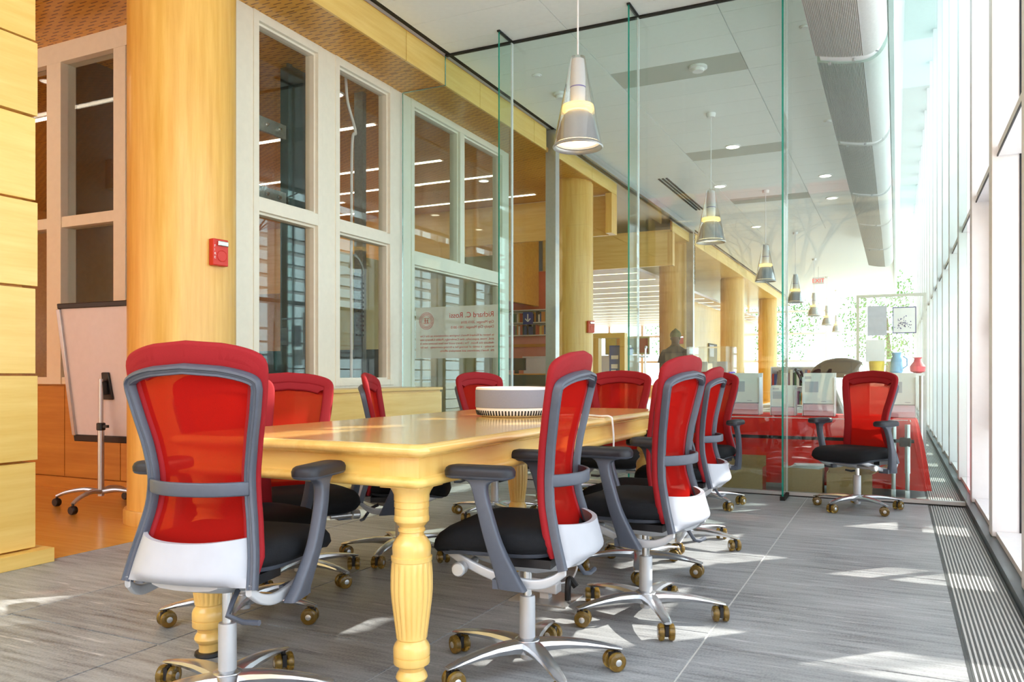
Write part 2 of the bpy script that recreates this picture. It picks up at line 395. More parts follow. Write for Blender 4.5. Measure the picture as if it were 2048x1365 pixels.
# ---- white ceiling with panels
ce = mk('ceiling', B(-13, -0.06, -0.3, 34, CZ+0.012, CZ+0.5), 'white_ceiling'); tag(ce, kind='structure')
cols_x = [FX+0.06, -2.62, -1.33, -0.06]; pit = 0.4585
for k in range(3):
    hw = (cols_x[k+1]-cols_x[k])/2-0.004; cx = (cols_x[k+1]+cols_x[k])/2
    me = B(-hw, hw, -pit/2+0.0025, pit/2-0.0025, 0, 0.012).mesh('ceiling_panel', 'white_ceiling', False)
    mg = B(-hw, hw, -pit/2+0.0025, pit/2-0.0025, 0, 0.012).mesh('grey_panel', 'grey_ceiling', False)
    for i in range(36):
        g_ = k == 1 and i in (0, 7, 14, 21, 28)
        obj('grey_panel' if g_ else 'ceiling_panel', mg if g_ else me, ce, (cx, 1.33+pit*(i+0.5), CZ))
mk('ceiling_far', B(FX+0.06, -0.06, 1.33+pit*36, 34, CZ, CZ+0.012), 'white_ceiling', ce)
mk('ceiling_near', B(FX+0.06, -0.06, -0.3, 1.33, CZ, CZ+0.012), 'white_ceiling', ce)
mk('shadow_gap', B(FX+0.02, FX+0.06, -0.3, 34, CZ-0.002, CZ+0.012), 'black_gap', ce)
# upstand and clerestory roof over the strip of ceiling next to the windows
up = MB().prism([(-0.06, CZ-0.06), (-0.02, CZ-0.06), (0.10, 6.0), (-0.06, 6.0)], -0.3, 34, 'Y'); tag(mk('wall_upstand', up, 'upstand_grey'), kind='structure')
tag(mk('ceiling_clerestory', B(-0.06, 1.4, -0.3, 34, 6.0, 6.2), 'upstand_grey'), kind='structure')
# slot diffuser
sdif = empty('slot_diffuser', (-3.27, 13.5, CZ)); tag(sdif, 'long black three-slot air diffuser in the white ceiling beyond the glass', 'air diffuser')
for i in range(3): mk('slot', B(-0.075+i*0.06, -0.045+i*0.06, -1.3, 1.3, -0.012, 0.002), 'black_gap', sdif)
# ---- maple fascia boards (edge of the lower soffit)
fa = mk('trim_3', B(FX-0.05, FX-0.022, -1.2, 9.05, SZ+0.01, CZ), 'maple_dark'); tag(fa, kind='structure')
ys = [-1.2, 0.45, 1.82, 3.19, 4.56, 5.93, 6.6, 7.31, 8.68, 9.05]
for a, c in zip(ys, ys[1:]): mk('fascia_board', B(FX-0.022, FX, a+0.004, c-0.004, SZ-0.008, CZ-0.025), 'maple_y', fa)
fb = mk('trim_4', B(FX-0.05, FX-0.022, 9.32, 11.8, SZ+0.01, CZ), 'maple_dark'); tag(fb, kind='structure')
for a, c in ((9.32, 10.69), (10.69, 11.8)): mk('fascia_board', B(FX-0.022, FX, a+0.004, c-0.004, SZ-0.008, CZ-0.04), 'maple_y', fb)
mk('drop_board', B(FX-0.10, FX, 11.55, 11.8, 3.1, SZ-0.012), 'maple_z', fb); mk('drop_panel', B(-6.6, FX-0.1, 11.74, 11.8, 3.1, SZ-0.005), 'maple_x', fb)
fc = mk('trim_5', B(FX-0.05, FX-0.022, 15.2, 34, SZ+0.01, CZ), 'maple_dark'); tag(fc, kind='structure')
for i in range(13): mk('fascia_board', B(FX-0.022, FX, 15.2+1.4*i+0.004, 15.2+1.4*(i+1)-0.004, SZ-0.008, CZ-0.04), 'maple_y', fc)
mk('drop_board', B(FX-0.10, FX, 15.2, 15.36, 3.06, SZ-0.012), 'maple_z', fc); mk('drop_panel', B(-6.6, FX-0.1, 15.2, 15.28, 3.06, SZ-0.005), 'maple_x', fc)
# ---- maple slotted soffit, panel by panel
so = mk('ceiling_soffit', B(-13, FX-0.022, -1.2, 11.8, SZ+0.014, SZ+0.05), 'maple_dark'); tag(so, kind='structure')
tag(mk('ceiling_soffit_far', B(-6.6, FX-0.022, 15.3, 34, SZ, SZ+0.05), 'maple_x'), kind='structure')
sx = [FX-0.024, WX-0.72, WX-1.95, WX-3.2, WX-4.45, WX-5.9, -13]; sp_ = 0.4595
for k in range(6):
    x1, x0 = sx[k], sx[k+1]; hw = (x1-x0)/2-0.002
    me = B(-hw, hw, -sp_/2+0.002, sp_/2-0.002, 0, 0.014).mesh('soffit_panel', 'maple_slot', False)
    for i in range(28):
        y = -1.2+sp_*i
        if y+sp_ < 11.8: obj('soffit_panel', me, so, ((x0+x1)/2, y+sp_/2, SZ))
# ---- timber clad pier, left foreground
pr = mk('wall_pier', B(-4.28, -3.95, -0.9, 2.55, 0, SZ), 'maple_dark'); tag(pr, kind='structure')
zz = [0.075, 0.515, 0.95, 1.39, 1.824, 2.25, 2.63, 3.07, 3.5, SZ]
for i, (a, c) in enumerate(zip(zz, zz[1:])):
    e = 0.012 if i % 2 else 0.0
    for y0, y1 in ((-0.9, 0.85), (0.85, 2.6+e*0.6)): mk('clad_panel', B(-4.30, -3.915+e*0.5, y0+0.003, y1-0.003, a+0.006, c-0.006), 'maple_y', pr, bevel=0.002)
mk('plinth', B(-4.34, -3.86, -0.9, 2.66, 0, 0.072), 'maple_y', pr, bevel=0.002)
# ---- round maple columns
def column(y, label, x=-4.26, r=0.335):
    c = empty('column', (x, y, 0)); tag(c, label, 'column', 'round maple columns')
    mk('shaft', MB().lathe([(r, 0.09), (r, SZ-0.03), (r-0.015, SZ-0.028), (r-0.015, SZ)], 64), 'maple_z', c)
    mk('plinth', MB().lathe([(r+0.022, 0), (r+0.022, 0.08), (r+0.016, 0.092), (r-0.01, 0.092)], 64), 'maple_z', c)
    return c
column(3.83, 'round maple column behind the red chairs, red alarm on its side')
column(10.8, 'round maple column beyond the glass next to the grey post')
column(16.9, 'round maple column behind the person in navy')
column(23.5, 'slim far round maple column right of the dark steel post')
column(30.5, 'farthest round maple column near the far windows')
# ---- cream window wall (plane WX) : lift shaft and study room windows
wl = mk('wall_left', B(WX-0.12, WX, 3.95, 4.60, 0, SZ), 'cream'); tag(wl, kind='structure')
mk('wall_edge', B(WX-0.10, WX+0.012, 4.12, 4.17, 0, SZ), 'cream_shadow_gap', wl)
mk('wall_base', B(WX-0.12, WX, 4.60, 6.86, 0, 0.85), 'cream', wl)
mk('wall_stile', B(WX-0.12, WX, 6.46, 6.78, 0.85, SZ), 'cream', wl)
mk('wall_stile', B(WX-0.12, WX, 5.40, 5.58, 0.85, SZ), 'cream', wl)
mk('wall_end', B(WX-0.12, WX, 8.88, 9.02, 0, SZ), 'cream', wl)
def window(n, panes, y0, y1, z0, z1, rails, mull):
    """cream frame in plane WX with stepped stops; panes built one by one"""
    o = mk('window_%d' % n, B(WX-0.13, WX+0.008, y0, y0+0.055, z0, z1), 'cream'); tag(o, kind='structure')
    mk('stile', B(WX-0.13, WX+0.008, y1-0.055, y1, z0, z1), 'cream', o, bevel=0.003)
    for a, c in [(z0, z0+0.055), (z1-0.07, z1)]+rails: mk('rail', B(WX-0.13, WX+0.008, y0+0.055, y1-0.055, a, c), 'cream', o, bevel=0.003)
    for a, c, za, zb in mull: mk('mullion', B(WX-0.13, WX+0.008, a, c, za, zb), 'cream', o, bevel=0.003)
    for a, c, za, zb in panes:
        st = MB(); q = 0.018
        for bxs in ((a, a+q, za, zb), (c-q, c, za, zb), (a+q, c-q, za, za+q), (a+q, c-q, zb-q, zb)): st.bx(WX-0.10, WX-0.025, *bxs)
        mk('stop', st, 'cream', o)
        mk('pane', B(WX-0.075, WX-0.065, a+q*0.5, c-q*0.5, za+q*0.5, zb-q*0.5), 'glass_window', o, smooth=False)
window(1, [(4.655, 5.345, 0.905, 2.20), (4.655, 5.345, 2.30, 3.65)], 4.60, 5.40, 0.85, SZ, [(2.20, 2.30)], [])
window(2, [(5.635, 6.405, 0.905, 2.20), (5.635, 6.405, 2.30, 3.65)], 5.58, 6.46, 0.85, SZ, [(2.20, 2.30)], [])
window(3, [(6.835, 8.825, 0.115, 2.06), (6.835, 7.77, 2.19, 3.65), (7.87, 8.825, 2.19, 3.65)], 6.78, 8.88, 0.06, SZ, [(2.06, 2.19)], [(7.77, 7.87, 2.19, 3.65)])
# lift shaft front (plane Y = 4.45, left of the column)
wb = mk('wall_shaft', B(-8.4, -4.40, 4.45, 4.52, 0.0, 0.87), 'maple_dark'); tag(wb, kind='structure')
for a, c in ((-8.4, -7.02), (-7.02, -6.3), (-6.3, -5.62), (-5.62, -4.9), (-4.9, -4.42)): mk('base_panel', B(a+0.004, c-0.004, 4.43, 4.45, 0.10, 0.855), 'maple_dark', wb)
mk('skirting', B(-8.4, -4.42, 4.41, 4.45, 0, 0.092), 'maple_dark', wb)
o = mk('window_4', B(-8.4, -4.5, 4.38, 4.52, 3.56, SZ), 'cream'); tag(o, kind='structure')
for a, c in ((-8.4, -7.55), (-6.46, -6.28), (-5.64, -5.50), (-4.62, -4.40)):
    mk('stile', B(a, c, 4.38, 4.52, 0.87, 3.56), 'cream', o, bevel=0.003)
for a, c in ((-7.55, -6.46), (-6.28, -5.64), (-5.50, -4.62)):
    mk('rail', B(a, c, 4.39, 4.51, 2.18, 2.27), 'cream', o, bevel=0.003); mk('rail', B(a, c, 4.39, 4.51, 0.87, 0.93), 'cream', o, bevel=0.003)
    mk('pane', B(a, c, 4.445, 4.455, 0.93, 2.18), 'glass_window', o, smooth=False); mk('pane', B(a, c, 4.445, 4.455, 2.27, 3.56), 'glass_window', o, smooth=False)
# shaft back and side walls, hoistway steel
tag(mk('wall_shaft_side', B(-6.5, -6.4, 4.55, 6.5, 0, SZ), 'steel_dark'), kind='structure')
tag(mk('wall_shaft_back', B(-6.5, -4.55, 6.52, 6.6, 0, 1.2), 'steel_dark'), kind='structure')
def thing1(name, mb, mats, label, cat, loc=(0,0,0), rz=0, group=None, bevel=0, smooth=True):
    o = mk(name, mb, mats, None, loc, (0,0,rz), bevel, smooth); return tag(o, label, cat, group)
gr_ = empty('guide_rail', (-4.95, 5.70, 0)); tag(gr_, 'dark teal steel guide rail inside the lift shaft window', 'guide rail', 'lift shaft steelwork')
mk('rail_web', B(-0.06, 0.06, -0.10, 0.10, 0, SZ), 'steel_dark', gr_); mk('rail_flange', B(0.062, 0.085, -0.16, -0.11, 0, SZ), 'steel_dark', gr_)
g2 = empty('guide_rail', (-5.75, 4.75, 0)); tag(g2, 'dark steel guide rail seen through the shaft window left of the column', 'guide rail', 'lift shaft steelwork')
mk('rail_web', B(-0.012, 0.012, -0.06, 0.06, 0, SZ), 'steel_dark', g2); mk('rail_flange', B(-0.07, 0.05, -0.012, 0.012, 0, SZ), 'steel_dark', g2)
for z in (2.46, 3.04):
    p = mk('bracket_plate', B(-0.012, 0.012, -0.42, 0.3, -0.06, 0.06), 'galvanised', gr_, (0.19, -0.62, z), bevel=0.002)
    for yy in (0.05, 0.2): mk('bolt', MB().lathe([(0.018, 0), (0.018, 0.02), (0.01, 0.021), (0.01, 0.035)], 6, axis='X'), 'chrome', p, (0.012, yy, 0))
thing1('strut_channel', B(-0.02, 0.02, -0.02, 0.02, 0, SZ), 'galvanised', 'perforated steel strut at the left edge of the tall lift window', 'strut', (-4.6, 4.74, 0))
thing1('strut_channel', MB().bx(-0.05, 0.05, -0.03, 0.03, 0, SZ), 'galvanised', 'wide galvanised post in the second lift window', 'strut', (-4.75, 6.44, 0))
thing1('conduit', MB().tube(cinterp([(-4.6, 6.10, 0.02), (-4.6, 6.10, 2.0), (-4.6, 6.11, 3.1), (-4.62, 6.19, 3.25), (-4.62, 6.07, 3.5), (-4.62, 6.04, SZ)], 8), 0.013, 8), 'white_paint', 'thin white conduit running up the second lift window', 'conduit')
thing1('flexible_hose', MB().tube(cinterp([(-4.575, 6.11, 2.08), (-4.555, 6.17, 2.02), (-4.56, 6.23, 1.93), (-4.60, 6.25, 1.9)], 8), 0.014, 8), 'galvanised', 'bent grey flexible hose in the second lift window', 'hose')
ct = MB().bx(-0.03, -0.012, -0.06, 0.06, -1.32, 0.6)
for i in range(12): ct.bx(-0.01, 0.01, -0.05, -0.012, i*0.045, i*0.045+0.02); ct.bx(-0.01, 0.01, 0.012, 0.05, i*0.045, i*0.045+0.02)
thing1('terminal_strip', ct, 'black_plastic', 'two columns of black terminals in the second lift window', 'terminals', (-4.62, 6.26, 1.32)); bpy.data.objects['terminal_strip']['kind'] = 'stuff'
op = empty('door_operator', (-5.9, 4.95, 2.78)); tag(op, 'black lift door operator beam behind the shaft window', 'machinery')
mk('beam', B(-0.55, 0.45, -0.05, 0.05, -0.07, 0.07), 'black_plastic', op, bevel=0.01); mk('motor', MB().lathe([(0.06, -0.08), (0.07, -0.06), (0.07, 0.06), (0.06, 0.08)], 16, axis='Y'), 'black_plastic', op, (0.3, -0.03, 0.11)); mk('hanger', B(-0.5, -0.42, -0.06, 0.06, -0.16, 0.1), 'black_plastic', op)
for x, sd_ in ((-5.86, 'left'), (-5.78, 'right')): thing1('hoist_rope', MB().tube([(x, 5.1, 0), (x, 5.1, SZ)], 0.008, 6), 'chrome', 'thin steel hoist rope behind the shaft window, %s of the pair' % sd_, 'rope', group='hoist ropes')
thing1('lift_door', MB().bx(-0.42, 0.3, -0.02, 0.02, 0, 2.2).bx(-0.43, -0.40, -0.03, 0.03, 0, 2.2), 'wall_olive', 'grey-brown lift door panel below the door operator', 'lift door', (-5.6, 5.3, 0.0))
# study room behind the wide window
tag(mk('wall_study', B(-5.6, -5.5, 6.75, 9.0, 0, 2.3), 'wall_olive'), kind='structure')
tag(mk('wall_study_side', B(-5.5, -4.55, 8.94, 9.0, 0, 2.45), 'wall_olive'), kind='structure')
ol = empty('wall_socket', (-5.49, 8.5, 1.0)); tag(ol, 'small light switch plate on the olive study wall', 'switch'); mk('plate', B(0, 0.012, -0.06, 0.06, -0.06, 0.06), 'cream', ol); mk('rocker', B(0.01, 0.02, -0.02, 0.02, -0.03, 0.03), 'black_plastic', ol)
# linear lights and downlights in the maple ceiling
def strip_light(x0, x1, y, lab):
    s = empty('linear_light', ((x0+x1)/2, y, SZ)); tag(s, lab, 'light', 'linear lights in the maple ceiling'); h = (x1-x0)/2
    mk('lens', B(-h, h, -0.03, 0.03, -0.008, 0.006), 'lamp_strip', s); mk('trim', B(-h-0.02, h+0.02, -0.045, -0.032, -0.004, 0.004).bx(-h-0.02, h+0.02, 0.032, 0.045, -0.004, 0.004), 'white_paint', s)
labs = ['linear ceiling light nearest the timber pier', 'linear ceiling light behind the shaft window left of the column', 'linear ceiling light seen high in the wide study window',
        'linear ceiling light seen low in the wide study window', 'linear ceiling light beside the grey post, upper one', 'linear ceiling light beside the grey post, lower one', 'linear ceiling light furthest into the stacks']
for (x0, x1, y), l in zip([(-9.6, -6.9, 3.4), (-9.8, -7.0, 5.6), (-9.6, -5.2, 7.3), (-10.5, -5.3, 8.9), (-8.5, -4.9, 9.9), (-9.5, -5.0, 11.2), (-12, -8, 10.4)], labs): strip_light(x0, x1, y, l)
def downlight(x, y, z, r, lab, grp, mat='lamp_disc'):
    d = empty('downlight', (x, y, z)); tag(d, lab, 'light', grp)
    mk('trim_ring', MB().lathe([(r*0.82, -0.001), (r*0.84, -0.012), (r, -0.010), (r*1.02, 0.004)], 32, caps=False), 'white_paint', d); mk('lens', MB().lathe([(r*0.83, -0.008), (r*0.83, -0.002)], 24), mat, d)
downlight(-4.98, 6.35, SZ, 0.085, 'round downlight glowing in the second lift window', 'maple ceiling downlights')
downlight(-5.3, 10.1, SZ, 0.08, 'round downlight beside the grey post', 'maple ceiling downlights')
downlight(-7.2, 4.0, SZ, 0.08, 'round downlight seen left of the column', 'maple ceiling downlights')
# ---- post and shutter track beyond the glass
for y, l in ((9.19, 'pale grey steel post on the fascia line left of the second column'), (16.6, 'dark grey steel post with a hanging chain by the person')):
    p = empty('steel_post', (FX+0.0, y, 0)); tag(p, l, 'post'); mk('web', B(-0.06, 0.06, -0.03, 0.05, 0, CZ-0.005), 'alu', p, bevel=0.004); mk('front_channel', B(0.062, 0.085, -0.05, 0.07, 0, CZ-0.03), 'alu', p)
    if y > 10:
        lk = MB()
        for i in range(22): lk.tube([Vector((0.12, -0.06, 3.9-i*0.05))+Vector((0.012*math.cos(a) if i % 2 else 0, 0 if i % 2 else 0.012*math.cos(a), 0.03*math.sin(a))) for a in [k*math.pi/4 for k in range(8)]], 0.004, 5, closed=True)
        mk('chain', lk, 'steel_dark', p)
tk = thing1('shutter_track', MB().bx(-0.06, 0.07, 0, 7.26, -0.11, -0.012).bx(-0.02, 0.03, 0, 7.26, -0.125, -0.11, 1), ['alu', 'black_gap'], 'grey shutter track fixed under the white ceiling between the posts', 'track', (FX+0.06, 9.25, CZ))
# ---- frameless glass partition
gp = empty('glass_partition', (0, PY, 0)); tag(gp, 'tall frameless glass partition with green-edged fins across the room', 'glass wall')
gx = [-3.17, -1.98, -0.775, 0.46]; tk_ = 0.009
mk('pane', MB().prism([(WX+0.02, 0.03), (gx[0]-0.004, 0.03), (gx[0]-0.004, CZ-0.01), (FX+0.004, CZ-0.01), (FX+0.004, SZ-0.01), (WX+0.02, SZ-0.01)], -tk_, tk_, 'Y', 0, 1), ['glass_green', 'glass_edge'], gp, smooth=False)
for a, c in zip(gx, gx[1:]): mk('pane', B(a+0.004, c-0.004, -tk_, tk_, 0.03, CZ-0.01, 0, (1,1,0,1,0,1)), ['glass_green', 'glass_edge'], gp, smooth=False)
for a in gx[:3]:
    mk('fin', B(a-0.007, a+0.007, -0.27, -0.016, 0.03, CZ-0.005, 0, (1,1,1,0,1,0)), ['glass_green', 'glass_edge'], gp, smooth=False)
    mk('fin_shoe', B(a-0.018, a+0.018, -0.29, -0.02, 0, 0.03), 'black_gap', gp); mk('fin_shoe', B(a-0.014, a+0.014, -0.285, -0.014, CZ-0.014, CZ-0.001), 'black_gap', gp)
    mk('silicone', B(a-0.005, a+0.005, -0.018, 0.012, 0.03, CZ-0.012), 'white_paint', gp)
mk('head_channel', B(FX+0.01, -0.06, -0.02, 0.02, CZ-0.016, CZ-0.001), 'black_gap', gp)
mk('base_channel', MB().bx(WX+0.02, 0.46, -0.025, 0.025, 0, 0.034, 0).bx(WX+0.02, 0.46, -0.029, -0.025, 0, 0.008, 1), ['alu', 'black_gap'], gp)
mk('pull_handle', MB().tube(cinterp([(-1.9, -0.02, 0.86), (-1.9, -0.06, 0.88), (-1.9, -0.06, 1.16), (-1.9, -0.02, 1.18)], 6), 0.01, 8), 'chrome', gp)
# frosted dedication sign, fixed so that it reads from the far side
fs = empty('glass_sign', (-3.75, PY-0.012, 1.107)); tag(fs, 'frosted dedication film with red lettering and round seal on the glass', 'sign')
mk('film', B(-0.45, 0.45, -0.0016, 0, 0, 0.492), 'frosted', fs, smooth=False)
TR = (R(90), 0, 0)
def mirror_text(body, size, x, z): return text_mesh('lettering', body, size, 'sign_text', fs, (x, -0.0022, z), TR, 0.0003, 'LEFT', (-1, 1, 1))
mirror_text('Richard C. Rossi', 0.071, 0.40, 0.382); mirror_text('City Manager, 2013-2016', 0.034, 0.40, 0.325); mirror_text('Deputy City Manager, 1981-2013', 0.034, 0.40, 0.28)
for i, l in enumerate(["In honor of Robert Rossi's longtime commitment to the City".replace('Robert', 'Richard'), 'and, most especially, the Cambridge Public Library, we', 'dedicate this Room. The Library could not have become what it', 'is today - a center of learning for a thriving community - but for', "Mr. Rossi's passionate and exemplary efforts."]):
    o = mirror_text(l, 0.0275, 0.40, 0.205-i*0.036)
    wd = max(v.co.x for v in o.data.vertices); o.scale.x = -(0.80 if i < 4 else 0.58)/wd
def ringmesh(r0, r1, n=40):
    m = MB(); m.rings([[(r0*math.cos(a), y, r0*math.sin(a)) for a in [2*math.pi*k/n for k in range(n)]] if q == 0 else [(r1*math.cos(a), y, r1*math.sin(a)) for a in [2*math.pi*k/n for k in range(n)]] for q, y in ((0, 0), (1, 0))], caps=False); return m
sl = mk('seal', ringmesh(0.078, 0.082), 'sign_text', fs, (-0.33, -0.0024, 0.36), smooth=False)
mk('seal_ring', ringmesh(0.050, 0.0535), 'sign_text', sl, smooth=False)
m = MB()
for k in range(30):
    a = 2*math.pi*k/30; m.obx((0.066*math.cos(a), 0, 0.066*math.sin(a)), (0.006, 0.0006, 0.013), Matrix.Rotation(-a+math.pi/2, 3, 'Y'))
m.bx(-0.036, 0.036, -0.0003, 0.0003, -0.022, -0.018).bx(-0.03, 0.03, -0.0003, 0.0003, -0.03, -0.027).bx(-0.026, 0.022, -0.0003, 0.0003, 0.0, 0.004).bx(-0.016, -0.01, -0.0003, 0.0003, -0.018, 0.022).bx(0.008, 0.014, -0.0003, 0.0003, -0.018, 0.016).bx(-0.03, 0.03, -0.0003, 0.0003, 0.024, 0.027)
mk('seal_emblem', m, 'sign_text', sl, smooth=False)
# ---- window wall on the right
ww = mk('wall_right', B(0.50, 0.80, -1.6, 34, -0.02, 0.045), 'white_paint'); tag(ww, kind='structure')
MOD = 1.33; k0 = -5; n = 0
fin_y = [PY+MOD*k for k in range(-5, 17)]
for y in fin_y:
    mk('mullion', B(0.48, 0.80, y-0.075, y+0.075, 0.045, 6.0), 'white_paint', ww, bevel=0.004)
    mk('gasket', B(0.612, 0.632, y-0.08, y+0.08, 0.05, 6.0), 'black_gasket', ww)
me_t = B(0.51, 0.80, 0.085, MOD-0.085, -0.03, 0.03).mesh('transom', 'white_paint', False); me_g = B(0.503, 0.51, 0.086, MOD-0.086, -0.034, -0.024).mesh('transom_edge', 'black_gasket', False)
me_p = B(0.79, 0.804, 0.05, MOD-0.05, 0.05, 2.17).mesh('pane', 'glass_clear', False); me_q = B(0.79, 0.804, 0.05, MOD-0.05, 2.23, 5.98).mesh('pane', 'glass_clear', False)
me_s = B(0.50, 0.80, 0.082, MOD-0.082, 0.045, 0.075).mesh('sill', 'white_paint', False)
for i, y in enumerate(fin_y[:-1]):
    o = obj('window_%d' % (5+i), me_t, None, (0, y, 2.2)); tag(o, kind='structure')
    obj('transom_edge', me_g, o); obj('pane', me_p, o, (0,0,-2.2)); obj('pane', me_q, o, (0,0,-2.2)); obj('sill', me_s, o, (0,0,-2.2))
    if i == 4:
        cs = mk('casement', MB().bx(0.64, 0.70, 0.09, 0.17, 0.55, 2.14).bx(0.64, 0.70, 1.16, 1.24, 0.55, 2.14).bx(0.64, 0.70, 0.17, 1.16, 0.55, 0.63).bx(0.64, 0.70, 0.17, 1.16, 2.06, 2.14), 'white_paint', o, (0,0,-2.2), bevel=0.004)
        mk('window_handle', MB().tube([(0.64, 1.20, 1.36), (0.60, 1.20, 1.36), (0.595, 1.20, 1.34), (0.595, 1.20, 1.22)], 0.009, 8), 'alu', o, (0,0,-2.2))
# exterior sun louvres : white blades, gaps and missing blades placed to throw sun patches indoors
lv = empty('sun_louvres', (1.10, 0, 0)); tag(lv, 'white exterior sunshade blades outside the window wall, gaps placed for sun patches', 'louvres')
SL = math.tan(R(SUN_EL))*math.sqrt(2)
zs = []; z = 0.12
while z < 6.4:
    if not (1.80 < z < 2.25 or 3.55 < z < 3.79 or 4.2 < z < 4.44): zs.append(z)
    z += 0.235
D = 0.27
for z in zs:
    xhit = 1.10-z/SL; gapY = 2.9+(1.10-xhit)
    if z < 1.80:
        y = gapY-MOD*12
        for i in range(32):
            y0, y1 = y+i*MOD+0.15, y+(i+1)*MOD-0.15
            if y1 < 30 and y1 > -3: mk('blade', B(-D/2, D/2, y0, y1, z-0.012, z+0.012), 'white_paint', lv)
    else:
        y = -4.0
        while y < 30:
            L = random.uniform(0.8, 3.4)
            mk('blade', B(-D/2, D/2, y, y+L, z-0.012, z+0.012), 'white_paint', lv); y += L+random.choice([0.05, 0.3, 0.42, 0.55])
for y in fin_y[::2]: mk('support_post', B(-0.02, 0.02, y-0.02, y+0.02, 0, 6.4), 'white_paint', lv)

# ================================================================= MEETING TABLE
tb = empty('meeting_table', (-1.695, 3.225, 0)); tag(tb, 'long maple meeting table with turned fluted legs', 'table')
HW, HL = 0.505, 1.325
prof = [(0, 0.715), (0.006, 0.712), (0.012, 0.716), (0.022, 0.718), (0.030, 0.724), (0.034, 0.733), (0.031, 0.742), (0.022, 0.749), (0.010, 0.752), (0, 0.752)]
def rrect(hx, hy, r, n=5):
    out = []
    for cx, cy, a0 in ((hx-r, hy-r, 0), (-hx+r, hy-r, 90), (-hx+r, -hy+r, 180), (hx-r, -hy+r, 270)):
        for k in range(n+1):
            a = R(a0+90*k/n); out.append((cx+r*math.cos(a), cy+r*math.sin(a)))
    return out
def ring_stack(prof, hx, hy, r0, caps=True, mi=0):
    m = MB(); m.rings([[(x, y, z) for x, y in rrect(hx+d, hy+d, max(0.003, r0+d))] for d, z in prof], mi, caps=caps); return m
mk('tabletop', ring_stack(prof, HW-0.034, HL-0.034, 0.012), 'maple_table', tb, angle=50)
ax, ay = HW-0.045, HL-0.045
for sx_ in (-1, 1):
    mk('apron', B(sx_*ax-0.012, sx_*ax+0.012, -ay+0.06, ay-0.06, 0.628, 0.714), 'maple_y', tb)
    mk('apron', B(-ax+0.06, ax-0.06, sx_*ay-0.012, sx_*ay+0.012, 0.628, 0.714), 'maple_x', tb)
mp = [(-0.02, 0.624), (0.016, 0.625), (0.027, 0.629), (0.032, 0.637), (0.032, 0.644), (0.026, 0.652), (0.011, 0.657)]
m = MB(); m.rings([[(x, y, z) for x, y in rrect(ax+d, ay+d, 0.012+d)] for d, z in mp], closed=False, caps=False)
mk('apron_moulding', m, 'maple_y', tb, angle=50)
LP = [(0.026,0),(0.040,0.004),(0.033,0.012),(0.031,0.03),(0.034,0.042),(0.044,0.052),(0.047,0.06),(0.044,0.070),(0.036,0.082),(0.039,0.092),(0.047,0.098),(0.052,0.100),(0.0535,0.103),(0.0535,0.122),(0.0515,0.123),(0.0515,0.126),(0.054,0.127),(0.054,0.148),(0.050,0.158),(0.044,0.166),(0.0425,0.172),(0.0455,0.176),
      (0.046,0.182),(0.0495,0.21),(0.055,0.25),(0.060,0.29),(0.0622,0.32),(0.0620,0.36),(0.0600,0.392),(0.0580,0.402),(0.060,0.404),(0.0605,0.416),(0.056,0.418),(0.0565,0.43),(0.0575,0.442),(0.054,0.456),(0.046,0.468),(0.037,0.478),(0.0355,0.488),(0.040,0.490),(0.040,0.497),(0.0375,0.499),(0.0375,0.505),(0.041,0.507),(0.0455,0.514),(0.0515,0.520),(0.0525,0.530),(0.050,0.538),
      (0.0505,0.54),(0.0505,0.556),(0.049,0.557),(0.049,0.560),(0.0515,0.561),(0.0515,0.576),(0.050,0.577),(0.050,0.580),(0.0525,0.581),(0.0525,0.598),(0.058,0.610),(0.066,0.622)]
def flute(r, z, a):
    k = max(0, min(1, (z-0.178)/0.012))*max(0, min(1, (0.398-z)/0.012)); q = abs(math.sin(a*9)); return r*(1-0.075*k*(1-q)**1.0)
dense = []
for (r0, z0), (r1, z1) in zip(LP, LP[1:]):
    nn = max(1, int((z1-z0)/0.012)); dense += [(r0+(r1-r0)*k/nn, z0+(z1-z0)*k/nn) for k in range(nn)]
dense.append(LP[-1])
leg_me = MB().lathe(dense, 108, rfun=flute).mesh('leg', 'maple_leg', True, 28); blk_me = B(-0.0665, 0.0665, -0.0665, 0.0665, 0.622, 0.714).mesh('corner_block', 'maple_leg', False)
pad_me = MB().lathe([(0.043, 0), (0.047, 0.004), (0.045, 0.014), (0.034, 0.016)], 24).mesh('foot_pad', 'black_plastic')
for a in (-1, 1):
    for c in (-1, 1):
        l = obj('leg', leg_me, tb, (a*(HW-0.099), c*(HL-0.099), 0.0)); obj('corner_block', blk_me, l); obj('foot_pad', pad_me, l)
# smart speaker
sk = empty('round_speaker', (-1.65, 3.44, 0.752)); sk.scale = (0.95, 0.95, 1.0); tag(sk, 'round grey fabric and white conference speaker on the maple table', 'speaker')
mk('fabric_band', MB().lathe([(0.182, 0.042), (0.187, 0.046), (0.187, 0.122), (0.184, 0.130)], 72, caps=False), 'speaker_cloth', sk)
mk('top_cap', MB().lathe([(0.185, 0.128), (0.184, 0.137), (0.178, 0.140), (0.15, 0.140)], 72), 'speaker_white', sk)
mk('base_shell', MB().lathe([(0.150, 0), (0.160, 0.003), (0.176, 0.012), (0.182, 0.026), (0.184, 0.043), (0.18, 0.046)], 72), 'speaker_white', sk)
m = MB()
for k in range(72):
    a = 2*math.pi*k/72; m.obx((0.179*math.cos(a), 0.179*math.sin(a), 0.021), (0.008, 0.0065, 0.023), Matrix.Rotation(a, 3, 'Z')@Matrix.Rotation(R(17), 3, 'Y'))
mk('vent_slots', m, 'black_gap', sk)
